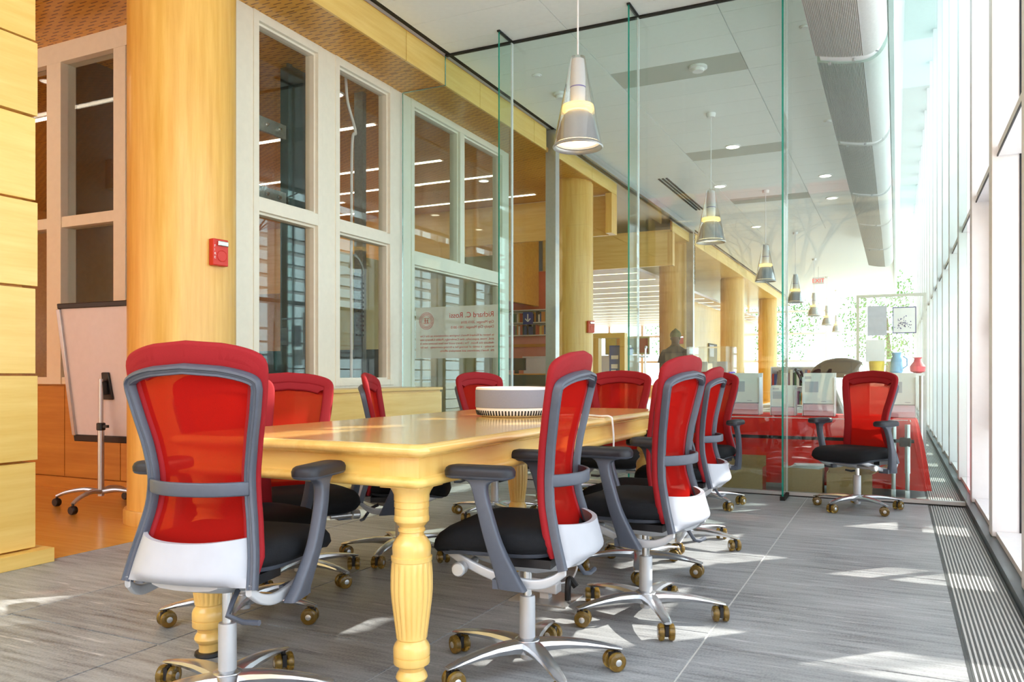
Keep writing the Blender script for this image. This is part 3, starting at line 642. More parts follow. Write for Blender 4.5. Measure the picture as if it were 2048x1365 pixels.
cpath = cinterp([(-1.462, 3.5, 0.758), (-1.36, 3.60, 0.757), (-1.24, 3.52, 0.758), (-1.185, 3.50, 0.758), (-1.172, 3.50, 0.73), (-1.175, 3.52, 0.60), (-1.20, 3.50, 0.45), (-1.25, 3.45, 0.32), (-1.30, 3.42, 0.12), (-1.35, 3.40, 0.008), (-1.5, 3.25, 0.006)], 8)
thing1('power_cable', MB().tube(cpath, 0.0045, 8), 'white_plastic', 'white cable from the speaker hanging over the table edge', 'cable')
# floor box under the table with plug
fbx = empty('floor_box', (-1.34, 3.12, 0)); tag(fbx, 'open floor power box with white plug adapter under the table', 'floor box')
mk('lid_frame', B(-0.13, 0.13, -0.10, 0.10, 0, 0.006), 'alu', fbx); mk('adapter', B(-0.10, 0.06, -0.03, 0.03, 0.03, 0.075), 'white_plastic', fbx, bevel=0.006); mk('prongs', B(-0.16, -0.13, -0.02, 0.02, 0.06, 0.10), 'chrome', fbx); mk('adapter_foot', B(-0.02, 0.02, -0.02, 0.02, 0.004, 0.032), 'white_plastic', fbx)
mk('plug', MB().tube(cinterp([(0.10, 0, 0.0), (0.10, 0, 0.06), (0.10, 0.02, 0.09), (0.13, 0.02, 0.06)], 5), 0.014, 8), 'mech_dark', fbx)

# ================================================================= TASK CHAIRS
def wz(z): return interp([(0.36,0.208),(0.44,0.198),(0.52,0.182),(0.60,0.168),(0.65,0.165),(0.74,0.176),(0.84,0.198),(0.93,0.214),(1.0,0.220),(1.05,0.220)], z)
def xz(z): return interp([(0.34,-0.198),(0.42,-0.172),(0.50,-0.146),(0.58,-0.126),(0.64,-0.122),(0.72,-0.130),(0.82,-0.152),(0.92,-0.176),(1.03,-0.196)], z)
def bpt(y, z, off=0.0): return Vector((xz(z)+0.030*min(1.3, (y/0.2)**2)+off, y, z))
ZT, ZB = 1.03, 0.43
def outline(inset, topin, zb, closed=True, n=26):
    """loop of (y,z): left bottom -> up -> over the arched top -> down the right side"""
    pts = []; zt = ZT-topin; zc = zt-0.056
    for k in range(n): z = zb+(zc-zb)*k/n; pts.append((wz(z)-inset, z))
    wt = wz(zc)-inset; nt = 28
    for k in range(nt+1):
        a = k/nt*math.pi; c = math.cos(a); s_ = math.sin(a)
        y = wt*math.copysign(abs(c)**0.30, c); q = abs(y)/wt
        zt_ = zt-0.026*q*q; z = zc+(zt_-zc)*(s_**0.34 if s_ > 0 else 0)
        pts.append((y, z))
    for k in range(n): z = zc+(zb-zc)*(k+1)/n; pts.append((-(wz(z)-inset), z))
    return pts
def loop_sweep(pts, prof, off, closed, mi=0):
    P = [bpt(y, z, off) for y, z in pts]; N = len(P); A = []; Bv = []
    cen = Vector((xz(0.75), 0, 0.75))
    for i, (y, z) in enumerate(pts):
        if closed: d = P[(i+1) % N]-P[i-1]
        else: d = P[min(i+1, N-1)]-P[max(i-1, 0)]
        d.normalize()
        e = 0.004; nrm = (bpt(y+e, z)-bpt(y-e, z)).cross(bpt(y, z+e)-bpt(y, z-e)).normalized()
        if nrm.x < 0: nrm = -nrm
        a = d.cross(nrm).normalized()          # outward in-plane
        A.append(a); Bv.append(nrm)
    return MB().sweep(P, A, Bv, prof, mi, closed)
def dedupe(pts):
    out = []
    for p in pts:
        if not out or (Vector(p)-Vector(out[-1])).length > 0.004: out.append(p)
    return out
def rrprof(hw, hh, r, n=3):
    return rrect(hw, hh, r, n)
ch = {}
# red border, closed loop with bottom edge
ol_ = dedupe(outline(0.024, 0.030, ZB)); nb = 10; yb = ol_[-1][0]
ol_c = ol_+[(yb-2*yb*k/nb, ZB) for k in range(1, nb)]
ch['backrest'] = loop_sweep(ol_c, rrprof(0.026, 0.012, 0.010), 0.008, True).mesh('backrest', 'chair_red', True, 60)
# band above the grey frame is wider : extra top pad
tpo = [p for p in dedupe(outline(0.043, 0.050, 0.9)) if p[1] > 0.93]
ch['top_band'] = loop_sweep(tpo, rrprof(0.040, 0.010, 0.009), 0.006, False).mesh('top_band', 'chair_red', True, 60)
# mesh panel (thin sheet inside the border)
def panel_fn(off):
    def f(u, v):
        z = ZB+0.01+(ZT-0.055-ZB-0.01)*v; wmx = wz(z)-0.026; y = (2*u-1)*wmx; zz_ = z-0.030*(y/0.2)**2*v*v; return bpt(y, zz_, off)
    return f
ch['mesh_panel'] = MB().grid(panel_fn(0.004), 16, 26, 0, panel_fn(0.001)).mesh('mesh_panel', 'mesh_red', True, 60)
# grey rear frame, open loop, ridged channel profile
fp = [(-0.015,-0.008),(-0.015,0.006),(0.013,0.006),(0.013,-0.008),(0.009,-0.016),(0.003,-0.018),(0.0,-0.012),(-0.004,-0.012),(-0.007,-0.010),(-0.012,-0.013)]
ch['back_frame'] = loop_sweep(dedupe(outline(0.015, 0.078, 0.375)), fp, -0.012, False).mesh('back_frame', 'chair_grey', True, 40)
# waist band bowed backwards
zb_ = 0.632; wp = []; A_ = []; B_ = []
for k in range(21):
    s_ = -1+2*k/20; y = s_*(wz(zb_)-0.012); back = 0.020+0.050*(1-abs(s_)**2.6)
    wp.append(Vector((xz(zb_)+0.03*min(1.3, (y/0.2)**2)-back, y, zb_)))
for k in range(21):
    d = (wp[min(k+1, 20)]-wp[max(k-1, 0)]).normalized(); A_.append(Vector((0,0,1))); B_.append(d.cross(Vector((0,0,1))))
ch['waist_band'] = MB().sweep(wp, A_, B_, rrprof(0.019, 0.006, 0.005)).mesh('waist_band', 'chair_grey', True, 50)
# white lumbar shell
def shell(off):
    def f(u, v):
        s_ = 2*u-1; z = 0.383+0.122*v; y = s_*(wz(z)-0.026); bul = 0.052*(1-abs(s_)**3.0)
        x = xz(z)+0.030*min(1.3, (y/0.2)**2)-0.018-bul*(0.8+0.2*v)+off
        if v < 0.3: x += 0.045*(1-v/0.3)**2*(1-abs(s_)**3)
        return Vector((x, y, z-0.010*(1-s_*s_)*v))
    return f
ch['lumbar_shell'] = MB().grid(shell(-0.006), 24, 14, 0, shell(0.010)).mesh('lumbar_shell', 'shell_white', True, 50)
# seat cushion
def seat_ring(k, zoff, ins):
    ring = []
    for j in range(48):
        a = 2*math.pi*j/48; c, s_ = math.cos(a), math.sin(a); e = 0.42
        x = 0.050+(0.212-ins)*math.copysign(abs(c)**e, c); wid = 0.232-0.02*max(0, -x/0.2)
        y = (wid-ins)*math.copysign(abs(s_)**e, s_)
        z = zoff
        t_ = max(0, (x-0.13)/0.13); z -= 0.032*t_*t_
        t2 = max(0, (-x-0.10)/0.11); z -= 0.010*t2*t2
        ring.append((x, y, z))
    return ring
ch['seat'] = MB().rings([seat_ring(0, 0.418, 0.030), seat_ring(0, 0.422, 0.010), seat_ring(0, 0.440, 0.0), seat_ring(0, 0.462, 0.004), seat_ring(0, 0.477, 0.016), seat_ring(0, 0.487, 0.040), seat_ring(0, 0.490, 0.09), seat_ring(0, 0.488, 0.16)]).mesh('seat', 'seat_black', True, 60)
ch['seat_pan'] = MB().rings([seat_ring(0, 0.400, 0.05), seat_ring(0, 0.405, 0.03), seat_ring(0, 0.418, 0.022)]).mesh('seat_pan', 'chair_grey', True, 50)
hs = [(0.19, 0.09, 0.375, 0.400), (0.12, 0.12, 0.358, 0.402), (0.03, 0.13, 0.340, 0.402), (-0.06, 0.125, 0.334, 0.400), (-0.13, 0.11, 0.345, 0.395), (-0.19, 0.10, 0.365, 0.39)]
m = MB(); m.rings([[(x, y_, z_) for y_, z_ in ((-w_, z1), (-w_*1.0, (z0+z1)/2), (-w_*0.75, z0+0.004), (-w_*0.3, z0), (w_*0.3, z0), (w_*0.75, z0+0.004), (w_, (z0+z1)/2), (w_, z1))] for x, w_, z0, z1 in hs])
ch['control_housing'] = m.mesh('control_housing', 'chair_silver', True, 40)
for nm, s_ in (('L', 1), ('R', -1)):
    path = cinterp([(0.20, s_*0.165, 0.405), (0.13, s_*0.190, 0.378), (0.03, s_*0.205, 0.348), (-0.08, s_*0.205, 0.333), (-0.14, s_*0.195, 0.345), (-0.18, s_*0.185, 0.375)], 5)
    A_ = [Vector((0,0,1))]*len(path); B_ = [Vector((0,1,0))]*len(path)
    ch['side_rail'+nm] = MB().sweep(path, A_, B_, rrprof(0.015, 0.009, 0.006)).mesh('side_rail', 'chair_silver', True, 50)
ch['linkage'] = MB().bx(-0.13, 0.0, -0.17, 0.17, 0.372, 0.398).mesh('linkage', 'mech_dark', False)
ch['lever_bent'] = MB().tube([(-0.10, -0.10, 0.35), (-0.135, -0.11, 0.335), (-0.16, -0.11, 0.30), (-0.165, -0.16, 0.288), (-0.17, -0.21, 0.292)], [0.008]*5, 6).mesh('lever_bent', 'chair_grey', True, 60)
ch['tilt_knob'] = MB().lathe([(0.012, 0.10), (0.012, 0.20), (0.020, 0.205), (0.022, 0.235), (0.018, 0.24)], 14, (0.14, 0, 0.365), axis='Y').mesh('tilt_knob', 'alu', True)
# armrest post + pad (right hand = y+ mirrored by separate mesh)
for nm, s_ in (('L', 1), ('R', -1)):
    path = cinterp([(-0.035, s_*0.238, 0.322), (-0.02, s_*0.252, 0.37), (0.012, s_*0.268, 0.46), (0.038, s_*0.272, 0.55), (0.055, s_*0.268, 0.61), (0.062, s_*0.262, 0.648)], 5)
    scl = []
    for i in range(len(path)):
        q = i/(len(path)-1); fl_ = interp([(0, 0.042), (0.15, 0.036), (0.45, 0.024), (0.75, 0.021), (0.88, 0.026), (0.96, 0.045), (1, 0.075)], q); scl.append((fl_/0.03, interp([(0, 1.25), (0.5, 1.0), (1, 1.1)], q)))
    mm = MB().sweep(path, [Vector((0.97, 0, 0.05)).normalized()]*len(path), [Vector((0,1,0))]*len(path), rrprof(0.03, 0.015, 0.008), 0, False, scl)
    mm.obx((0.0, s_*0.215, 0.336), (0.05, 0.07, 0.028), Matrix.Identity(3))
    ch['armrest'+nm] = mm.mesh('armrest', 'chair_grey', True, 50)
    rs = []
    for z, ins in ((0.645, 0.016), (0.649, 0.004), (0.655, 0.0)): rs.append([(0.060+x*1.0, s_*0.258+y, z-0.05*(x*x)+0.00*x) for x, y in rrect(0.106-ins, 0.042-ins, 0.034-ins, 6)])
    ch['pad_tray'+nm] = MB().rings(rs).mesh('pad_tray', 'chair_grey', True, 50)
    rs = []
    for z, ins in ((0.6552, 0.0), (0.668, -0.001), (0.677, 0.003), (0.682, 0.010), (0.684, 0.022)): rs.append([(0.060+x*1.0, s_*0.258+y, z-0.05*(x*x)) for x, y in rrect(0.106-ins, 0.042-ins, 0.034-ins*0.8, 6)])
    ch['arm_pad'+nm] = MB().rings(rs).mesh('arm_pad', 'pad_dark', True, 50)
ch['gas_piston'] = MB().lathe([(0.0145, 0.20), (0.0145, 0.37)], 20).mesh('gas_piston', 'chrome')
ch['gas_sleeve'] = MB().lathe([(0.019, 0.038), (0.022, 0.042), (0.022, 0.09), (0.0255, 0.092), (0.0255, 0.236), (0.0235, 0.241), (0.015, 0.242)], 24).mesh('gas_sleeve', 'chair_silver')
ch['hub'] = MB().lathe([(0.030, 0.058), (0.044, 0.062), (0.046, 0.088), (0.040, 0.102), (0.028, 0.108)], 28).mesh('hub', 'alu_polished')
lp = []
for r_, zt_, w_, h_ in ((0.025, 0.100, 0.034, 0.038), (0.07, 0.103, 0.030, 0.034), (0.13, 0.102, 0.026, 0.028), (0.19, 0.096, 0.0235, 0.022), (0.245, 0.087, 0.0215, 0.016), (0.285, 0.078, 0.019, 0.011), (0.304, 0.073, 0.014, 0.008)):
    lp.append([(r_, -w_*0.62, zt_-h_), (r_, -w_, zt_-h_*0.45), (r_, -w_*0.86, zt_-0.002), (r_, -w_*0.4, zt_), (r_, w_*0.4, zt_), (r_, w_*0.86, zt_-0.002), (r_, w_, zt_-h_*0.45), (r_, w_*0.62, zt_-h_)])
ch['leg'] = MB().rings(lp).mesh('leg', 'alu_polished', True, 40)
ch['caster'] = MB().lathe([(0.007, 0.03), (0.007, 0.070)], 10).add([(0,0,0)], []).bx(-0.024, 0.016, -0.0065, 0.0065, 0.020, 0.058).mesh('caster', 'mech_dark', False)
ch['wheel'] = MB().lathe([(0.010, -0.0115), (0.022, -0.0115), (0.029, -0.008), (0.0315, 0), (0.029, 0.008), (0.022, 0.0115), (0.010, 0.0115)], 24, axis='Y').mesh('wheel', 'amber')
ch['wheel_hub'] = MB().lathe([(0.008, -0.0132), (0.011, -0.012), (0.011, 0.012), (0.008, 0.0132)], 14, axis='Y').mesh('wheel_hub', 'alu')
def chair(x, y, heading, base, dz, label):
    c = empty('task_chair', (x, y, 0), R(heading)); tag(c, label, 'chair', 'red mesh-back task chairs')
    up_ = (0, 0, dz)
    bk = obj('backrest', ch['backrest'], c, up_); obj('mesh_panel', ch['mesh_panel'], bk); obj('top_band', ch['top_band'], bk)
    bf = obj('back_frame', ch['back_frame'], c, up_); obj('waist_band', ch['waist_band'], bf)
    obj('lumbar_shell', ch['lumbar_shell'], c, up_)
    obj('seat', ch['seat'], c, up_); obj('seat_pan', ch['seat_pan'], c, up_)
    hsg = obj('control_housing', ch['control_housing'], c, up_)
    for k in ('side_railL', 'side_railR', 'linkage', 'lever_bent', 'tilt_knob'): obj(k.rstrip('LR'), ch[k], hsg)
    for nm in 'LR':
        a = obj('armrest', ch['armrest'+nm], c, up_); obj('pad_tray', ch['pad_tray'+nm], a); obj('arm_pad', ch['arm_pad'+nm], a)
    gs = obj('gas_sleeve', ch['gas_sleeve'], c); obj('gas_piston', ch['gas_piston'], gs, (0, 0, dz*0.5 if dz < 0 else 0)); obj('hub', ch['hub'], c)
    for k in range(5):
        a = R(base-heading+72*k); obj('leg', ch['leg'], c, (0,0,0), (0,0,a))
        tw = a+random.uniform(-1.4, 1.4)
        cs_ = obj('caster', ch['caster'], c, (0.285*math.cos(a), 0.285*math.sin(a), 0), (0,0,tw))
        for s_ in (-1, 1):
            wv = obj('wheel', ch['wheel'], cs_, (-0.006, s_*0.0185, 0.0315)); obj('wheel_hub', ch['wheel_hub'], cs_, (-0.006, s_*0.0185, 0.0315))
    return c
chair(-1.725, 1.71, 101, 27, 0.015, 'red chair in the left foreground seen from behind at the table head')
chair(-2.29, 2.36, -16, 12, -0.064, 'red chair behind the foreground chair, left side of the table')
chair(-2.50, 2.92, -32, -6, -0.064, 'red chair facing forward just right of the foreground chair')
chair(-2.34, 3.52, 27, 65, -0.064, 'red chair seen edge-on in front of the low maple cabinet')
chair(-2.42, 4.77, -18, 40, -0.055, 'red chair behind the speaker on the far left of the table')
chair(-2.30, 5.85, -80, 20, -0.05, 'red chair mostly hidden by the nearest right-hand chair back')
chair(-1.70, 5.14, -84, 50, -0.045, 'red chair at the far head of the table facing the camera')
chair(-1.27, 5.86, -98, 30, -0.05, 'red chair behind the row, one armrest sticking out by the glass')
chair(-1.07, 2.34, 186, 26, 0.0, 'nearest red chair on the right side of the table')
chair(-0.885, 3.05, 175, 13, 0.0, 'second red chair on the right side of the table')
chair(-1.12, 3.77, 177, 68, -0.064, 'third red chair on the right, tucked behind the second one')
chair(-1.06, 4.46, 180, 59, -0.03, 'farthest red chair on the right side of the table')
chair(-0.25, 6.14, -122, 22, -0.045, 'red chair standing alone in front of the glass partition')

# ================================================================= NEAR ROOM FURNITURE
cz_ = empty('credenza', (-4.07, 5.45, 0)); tag(cz_, 'low maple cabinet against the window wall behind the chairs', 'cabinet')
mk('carcass', B(-0.22, 0.20, -1.0, 1.04, 0.06, 0.81), 'maple_y', cz_); mk('top', B(-0.23, 0.225, -1.01, 1.05, 0.81, 0.835), 'maple_y', cz_, bevel=0.002); mk('plinth', B(-0.2, 0.17, -0.98, 1.02, 0, 0.06), 'maple_dark', cz_)
for a, c in ((-1.0, -0.035), (-0.029, 1.04)): mk('door', B(0.20, 0.22, a+0.003, c-0.003, 0.07, 0.79), 'maple_y', cz_, bevel=0.002)
# fire alarm
def alarm(loc, ang, label, text=True):
    a = empty('fire_alarm', loc, ang); tag(a, label, 'fire alarm', 'red fire alarm strobes')
    mk('body', B(0, 0.045, -0.058, 0.058, -0.085, 0.085), 'device_red', a, bevel=0.006); mk('strobe', B(0.045, 0.058, -0.028, 0.05, 0.04, 0.072), 'chrome', a, bevel=0.005)
    mk('speaker_disc', MB().lathe([(0.037, 0.044), (0.037, 0.049), (0.034, 0.050), (0.032, 0.047)], 28, axis='X'), 'device_red', a, (0, 0.008, -0.022))
    if text:
        for i, l in enumerate('FIRE'): text_mesh('lettering', l, 0.022, 'white_text', a, (0.0465, -0.052, 0.03-i*0.024), (R(90), 0, R(90)), 0.0004)
alarm((-3.928, 3.80, 1.73), R(-6), 'red fire alarm on the big foreground maple column')
alarm((-3.93, 10.72, 1.63), R(-30), 'small red fire alarm on the column beyond the glass', False)
alarm((-4.08, 16.6, 1.68), R(-55), 'small red fire alarm on the column beside the person', False)
# whiteboard easel
we = empty('whiteboard_easel', (-5.15, 3.90, 0), R(2)); tag(we, 'mobile whiteboard easel on casters beside the big column', 'whiteboard')
mk('column_tube', MB().lathe([(0.022, 0.08), (0.022, 0.58)], 16).lathe([(0.016, 0.58), (0.016, 0.92)], 16), 'alu', we)
mk('collar', MB().lathe([(0.024, 0.55), (0.03, 0.555), (0.03, 0.60), (0.024, 0.605)], 16).bx(0.02, 0.07, -0.01, 0.01, 0.57, 0.59), 'black_plastic', we)
pnl = mk('panel', B(-0.37, 0.37, -0.012, 0.012, -0.45, 0.49), 'white_board', we, (-0.02, 0.06, 0.95), (R(8), 0, 0))
for z, h in ((0.49, 0.04), (-0.50, 0.05)): mk('rail', B(-0.39, 0.39, -0.028, 0.03, z, z+h), 'black_plastic', pnl, bevel=0.006)
for s_ in (-1, 1): mk('side_rail', B(s_*0.385-0.018, s_*0.385+0.018, -0.03, 0.022, -0.455, 0.49), 'alu', pnl, bevel=0.004)
mk('back_bracket', MB().prism([(-0.05, -0.16), (0.05, -0.16), (0.035, 0.04), (-0.035, 0.04)], -0.03, -0.012, 'Y'), 'black_plastic', pnl, (0.02, 0, -0.02), bevel=0.006)
mk('pivot', B(-0.02, 0.02, -0.07, -0.03, -0.12, -0.02), 'black_plastic', pnl, (0.02, 0, -0.02), bevel=0.004)
mk('small_label', B(0.22, 0.30, -0.0135, -0.012, -0.43, -0.415), 'paper_print', pnl)
for k in range(4):
    a = R(20+90*k); pth = cinterp([(0.01*math.cos(a), 0.01*math.sin(a), 0.11), (0.12*math.cos(a), 0.12*math.sin(a), 0.125), (0.25*math.cos(a), 0.25*math.sin(a), 0.105), (0.33*math.cos(a), 0.33*math.sin(a), 0.075)], 4)
    lg = mk('leg', MB().tube(pth, [0.024-0.0008*i for i in range(len(pth))], 10, flat=0.8), 'alu', we)
    mk('caster', MB().lathe([(0.01, -0.02), (0.026, -0.02), (0.030, -0.014), (0.030, 0.014), (0.026, 0.02), (0.01, 0.02)], 16, (0.33*math.cos(a), 0.33*math.sin(a), 0.031), axis='Y').tube([(0.33*math.cos(a), 0.33*math.sin(a), 0.03), (0.33*math.cos(a), 0.33*math.sin(a), 0.075)], 0.008, 8), 'black_plastic', lg)

# ================================================================= CEILING THINGS
def pendant(y, label, n, x=-1.95):
    p = empty('pendant_lamp', (x, y, 2.495)); tag(p, label, 'pendant lamp', 'row of clear glass cone pendants')
    mk('cord', MB().tube([(0, 0, 0.63), (0, 0, CZ-2.505)], 0.006, 6), 'white_plastic', p)
    mk('canopy', MB().lathe([(0.045, CZ-2.545), (0.055, CZ-2.515), (0.055, CZ-2.496)], 20), 'white_paint', p)
    mk('glass_cone', MB().lathe([(0.168, 0.006), (0.163, 0.03), (0.055, 0.585), (0.050, 0.61), (0.020, 0.622), (0.018, 0.617), (0.046, 0.606), (0.051, 0.584), (0.159, 0.03), (0.164, 0.008)], n, caps=False), 'glass_lamp', p)
    st = mk('stem', MB().lathe([(0.032, 0.600), (0.043, 0.595), (0.052, 0.47), (0.052, 0.41), (0.0505, 0.408), (0.0505, 0.402), (0.052, 0.40), (0.049, 0.30), (0.04, 0.28)], n, caps=False), 'white_paint', p)
    mk('stem_ring', MB().lathe([(0.0515, 0.402), (0.0525, 0.403), (0.0525, 0.408), (0.0515, 0.409)], n, caps=False), 'purple', st)
    mk('light_ring', MB().lathe([(0.085, 0.245), (0.108, 0.25), (0.110, 0.256), (0.108, 0.262), (0.09, 0.264), (0.108, 0.270), (0.110, 0.276), (0.106, 0.283), (0.05, 0.287), (0.05, 0.24)], n), 'lamp_ring', p)
    mk('reflector', MB().lathe([(0.075, 0.238), (0.098, 0.215), (0.118, 0.17), (0.136, 0.10), (0.148, 0.05), (0.156, 0.028), (0.150, 0.026), (0.142, 0.05), (0.128, 0.10), (0.110, 0.165), (0.09, 0.205)], n, caps=False), 'chair_silver', p)
    mk('rim', MB().lathe([(0.150, 0.024), (0.168, 0.010), (0.172, 0.002), (0.166, -0.006), (0.156, 0.0), (0.146, 0.018)], n, caps=False), 'alu', p)
    mk('bulb', MB().lathe([(0.02, 0.20), (0.07, 0.19), (0.11, 0.12), (0.13, 0.05), (0.13, 0.035), (0.01, 0.030)], n), 'lamp_warm', p)
for i in range(8):
    y = 5.09+4.32*i
    if y > 33: break
    lb = ['nearest clear glass cone pendant lamp, hanging in front of the glass partition', 'second clear glass cone pendant lamp, first one beyond the partition', 'third pendant lamp beyond the partition', 'fourth pendant lamp, beside the last glass fin', 'fifth pendant lamp in the receding row', 'sixth pendant lamp in the receding row', 'seventh and farthest small pendant lamp'][i]
    pendant(y, lb, 40 if i < 2 else 20)
for (x, y), l in zip([(-1.97, 10.9), (-2.57, 13.1), (-0.98, 13.1), (-1.0, 14.8), (-2.6, 17.0)], ['round ceiling downlight in the grey panel beside the second pendant', 'round ceiling downlight above the second pendant cone', 'round ceiling downlight beside the silver duct, nearer one', 'round ceiling downlight beside the silver duct, farther one', 'round ceiling downlight far down the hall']):
    downlight(x, y, CZ, 0.10, l, 'white ceiling downlights')
def ceil_disc(x, y, r, h, l, cat, name):
    d = empty(name, (x, y, CZ)); tag(d, l, cat); mk('plate', MB().lathe([(r, 0), (r, -h*0.4), (r*0.9, -h*0.5)], 28), 'white_paint', d); mk('cap', MB().lathe([(r*0.7, -h*0.5), (r*0.62, -h), (r*0.3, -h*1.02)], 24), 'white_paint', d)
ceil_disc(-1.77, 7.93, 0.09, 0.05, 'white sensor dome in the grey ceiling panel', 'sensor', 'motion_sensor')
ceil_disc(-3.28, 8.04, 0.075, 0.06, 'white smoke detector by the nearest pendant', 'smoke detector', 'smoke_detector')
ceil_disc(-3.30, 7.45, 0.05, 0.015, 'flat sprinkler cover left of the nearest pendant', 'sprinkler', 'sprinkler_cover')
ceil_disc(-0.72, 7.42, 0.05, 0.015, 'flat sprinkler cover near the silver duct, nearer one', 'sprinkler', 'sprinkler_cover')
ceil_disc(-0.74, 10.3, 0.05, 0.015, 'flat sprinkler cover near the silver duct, farther one', 'sprinkler', 'sprinkler_cover')
# silver duct
du = empty('ceiling_duct', (-0.31, 0, 3.37)); tag(du, 'long silver ribbed air duct hanging along the windows', 'duct')
pf = []
nr = 30
for k in range(nr+1):
    q = k/nr; x = -0.245+0.33*q; z = -0.052*math.sin(q*math.pi/2)
    pf.append((x, z)); 
    if k < nr: pf.append((x+0.33/nr*0.5, z+0.007))
nrib = len(pf)
pf += [(0.085+0.165*math.sin(a), -0.052+0.17*(1-math.cos(a))) for a in [k*math.pi/2/8 for k in range(1, 9)]]+[(0.24, 0.22), (0.16, 0.30), (-0.18, 0.30), (-0.245, 0.12)]
def duct_body(y0, y1):
    m = MB(); n_ = len(pf); m.v = [(x, y0, z) for x, z in pf]+[(x, y1, z) for x, z in pf]
    for i in range(n_): j = (i+1) % n_; m.f.append((i, j, n_+j, n_+i)); m.mi.append(1 if i < nrib-1 else 0)
    m.f.append(tuple(range(n_))); m.mi.append(0); m.f.append(tuple(range(n_, 2*n_))); m.mi.append(0); return m
cuts = [1.4, 4.0, 6.55, 9.0, 11.6, 14.0, 16.7, 19.4]
for a, c in zip(cuts, cuts[1:]):
    mk('section', duct_body(a+0.07, c-0.07), ['duct_metal', 'duct_rib'], du, angle=20)
for c in cuts[1:-1]:
    sc_ = [(x*1.0, z) for x, z in pf[::2][:nr//1]]
    mk('joint_collar', MB().prism([(x*0.9, z*0.9+0.012) for x, z in pf[0:nrib:2]+pf[nrib:]], c-0.068, c+0.068, 'Y'), 'white_paint', du)
    for x in (-0.15, 0.02, 0.18): mk('rivet', MB().lathe([(0.012, 0), (0.012, 0.02)], 8), 'alu', du, (x, c, -0.055 if x < 0.1 else -0.005))
for y in (4.6, 9.4, 14.2, 18.6): mk('hanger_rod', MB().tube([(0, y, 0.28), (0, y, CZ-3.37)], 0.006, 6), 'alu', du)
mk('end_cap', MB().prism([(x*0.98, z) for x, z in pf[0:nrib:2]+pf[nrib:]], 19.33, 19.36, 'Y'), 'duct_metal', du)

# ================================================================= BEYOND THE GLASS : RED CLOTH TABLE
rt = empty('rolling_table', (-0.68, 7.22, 0)); tag(rt, 'rolling folding table hidden under the red cloth, grey legs with white wheels', 'table')
mk('tabletop', B(-0.80, 0.78, -0.33, 0.33, 0.575, 0.60), 'white_plastic', rt); mk('front_rail', B(-0.86, 0.80, -0.44, -0.415, 0.43, 0.455), 'black_plastic', rt)
for x, y in ((0.66, -0.40), (0.755, -0.44), (-0.705, -0.40), (-0.74, 0.30)):
    lg = mk('leg', MB().tube([(x, y, 0.06), (x, y, 0.20)], 0.016, 10).tube([(x, y, 0.20), (x, y+0.02, 0.57)], 0.020, 10), 'alu', rt)
    mk('caster', MB().lathe([(0.012, -0.016), (0.032, -0.016), (0.036, -0.008), (0.036, 0.008), (0.032, 0.016), (0.012, 0.016)], 20, (x, y, 0.037), axis='X'), 'white_plastic', lg)
mk('knob', B(0.70, 0.78, -0.45, -0.39, 0.40, 0.47), 'black_plastic', rt, bevel=0.01)
def cloth_ring(z, flare, amp, n=160):
    base = rrect(0.82, 0.35, 0.06, 39); out = []
    for i, (x, y) in enumerate(base):
        a = 2*math.pi*i/len(base); d = Vector((x*0.4, y, 0)).normalized()
        wv = flare+amp*(math.sin(a*17+1.3)+0.6*math.sin(a*29+0.4)+0.5*math.sin(a*9)); out.append((x+d.x*wv*1.3, y+d.y*wv*0.42, z))
    return out
cl = MB(); cl.rings([[(x*0.3, y*0.3, 0.6065) for x, y, z in cloth_ring(0, 0, 0)], cloth_ring(0.6065, -0.02, 0), cloth_ring(0.602, 0.0, 0.001), cloth_ring(0.57, 0.012, 0.005), cloth_ring(0.42, 0.03, 0.016), cloth_ring(0.25, 0.045, 0.026), cloth_ring(0.06, 0.06, 0.034)], caps=False)
cl.f.append(tuple(range(160))); cl.mi.append(0)
thing1('tablecloth', cl, 'cloth_red', 'bright red cloth draped to the floor over the table behind the glass', 'tablecloth', (-0.68, 7.24, 0))
def doc_box(x, y, w_, h, d_, lab, rz=0):
    o = empty('document_box', (x, y, 0.61), rz); tag(o, lab, 'document box', 'white document boxes on the red cloth')
    mk('body', MB().bx(-w_/2, w_/2, d_*0.25, d_/2, 0, h).bx(-w_/2, -w_/2+0.006, -d_/2, d_*0.25, 0, h*0.9).bx(w_/2-0.006, w_/2, -d_/2, d_*0.25, 0, h*0.9), 'white_plastic', o)
    mk('drawer', B(-w_/2+0.008, w_/2-0.008, -d_/2, d_*0.25, 0.0, h*0.27), 'plastic_red_reflected', o, bevel=0.004); mk('drawer_lip', B(-w_/2+0.008, w_/2-0.008, -d_/2-0.01, -d_/2, h*0.12, h*0.14), 'plastic_red_reflected', o)  # white lower part coloured pink to imitate red reflected off the cloth
    mk('front_sheet', B(-w_/2+0.008, w_/2-0.008, -d_/2+0.01, -d_/2+0.016, h*0.29, h*0.99), 'paper', o)
    mk('print_block', MB().bx(-w_/2+0.02, 0.0, -d_/2+0.008, -d_/2+0.010, h*0.55, h*0.80).bx(-w_/2+0.02, -w_/2+0.07, -d_/2+0.008, -d_/2+0.010, h*0.86, h*0.92).bx(0.02, 0.06, -d_/2+0.008, -d_/2+0.010, h*0.33, h*0.345), 'paper_print', o)
doc_box(-1.17, 7.12, 0.245, 0.355, 0.2, 'white document box on the red cloth, leftmost'); doc_box(-0.86, 7.10, 0.20, 0.25, 0.16, 'short white document box on the red cloth, second from left')
doc_box(-0.58, 7.12, 0.25, 0.355, 0.2, 'white document box on the red cloth, third from left'); doc_box(-0.30, 7.30, 0.20, 0.34, 0.2, 'white document box behind the lone red chair'); doc_box(0.04, 7.16, 0.20, 0.355, 0.2, 'white document box on the red cloth, rightmost')
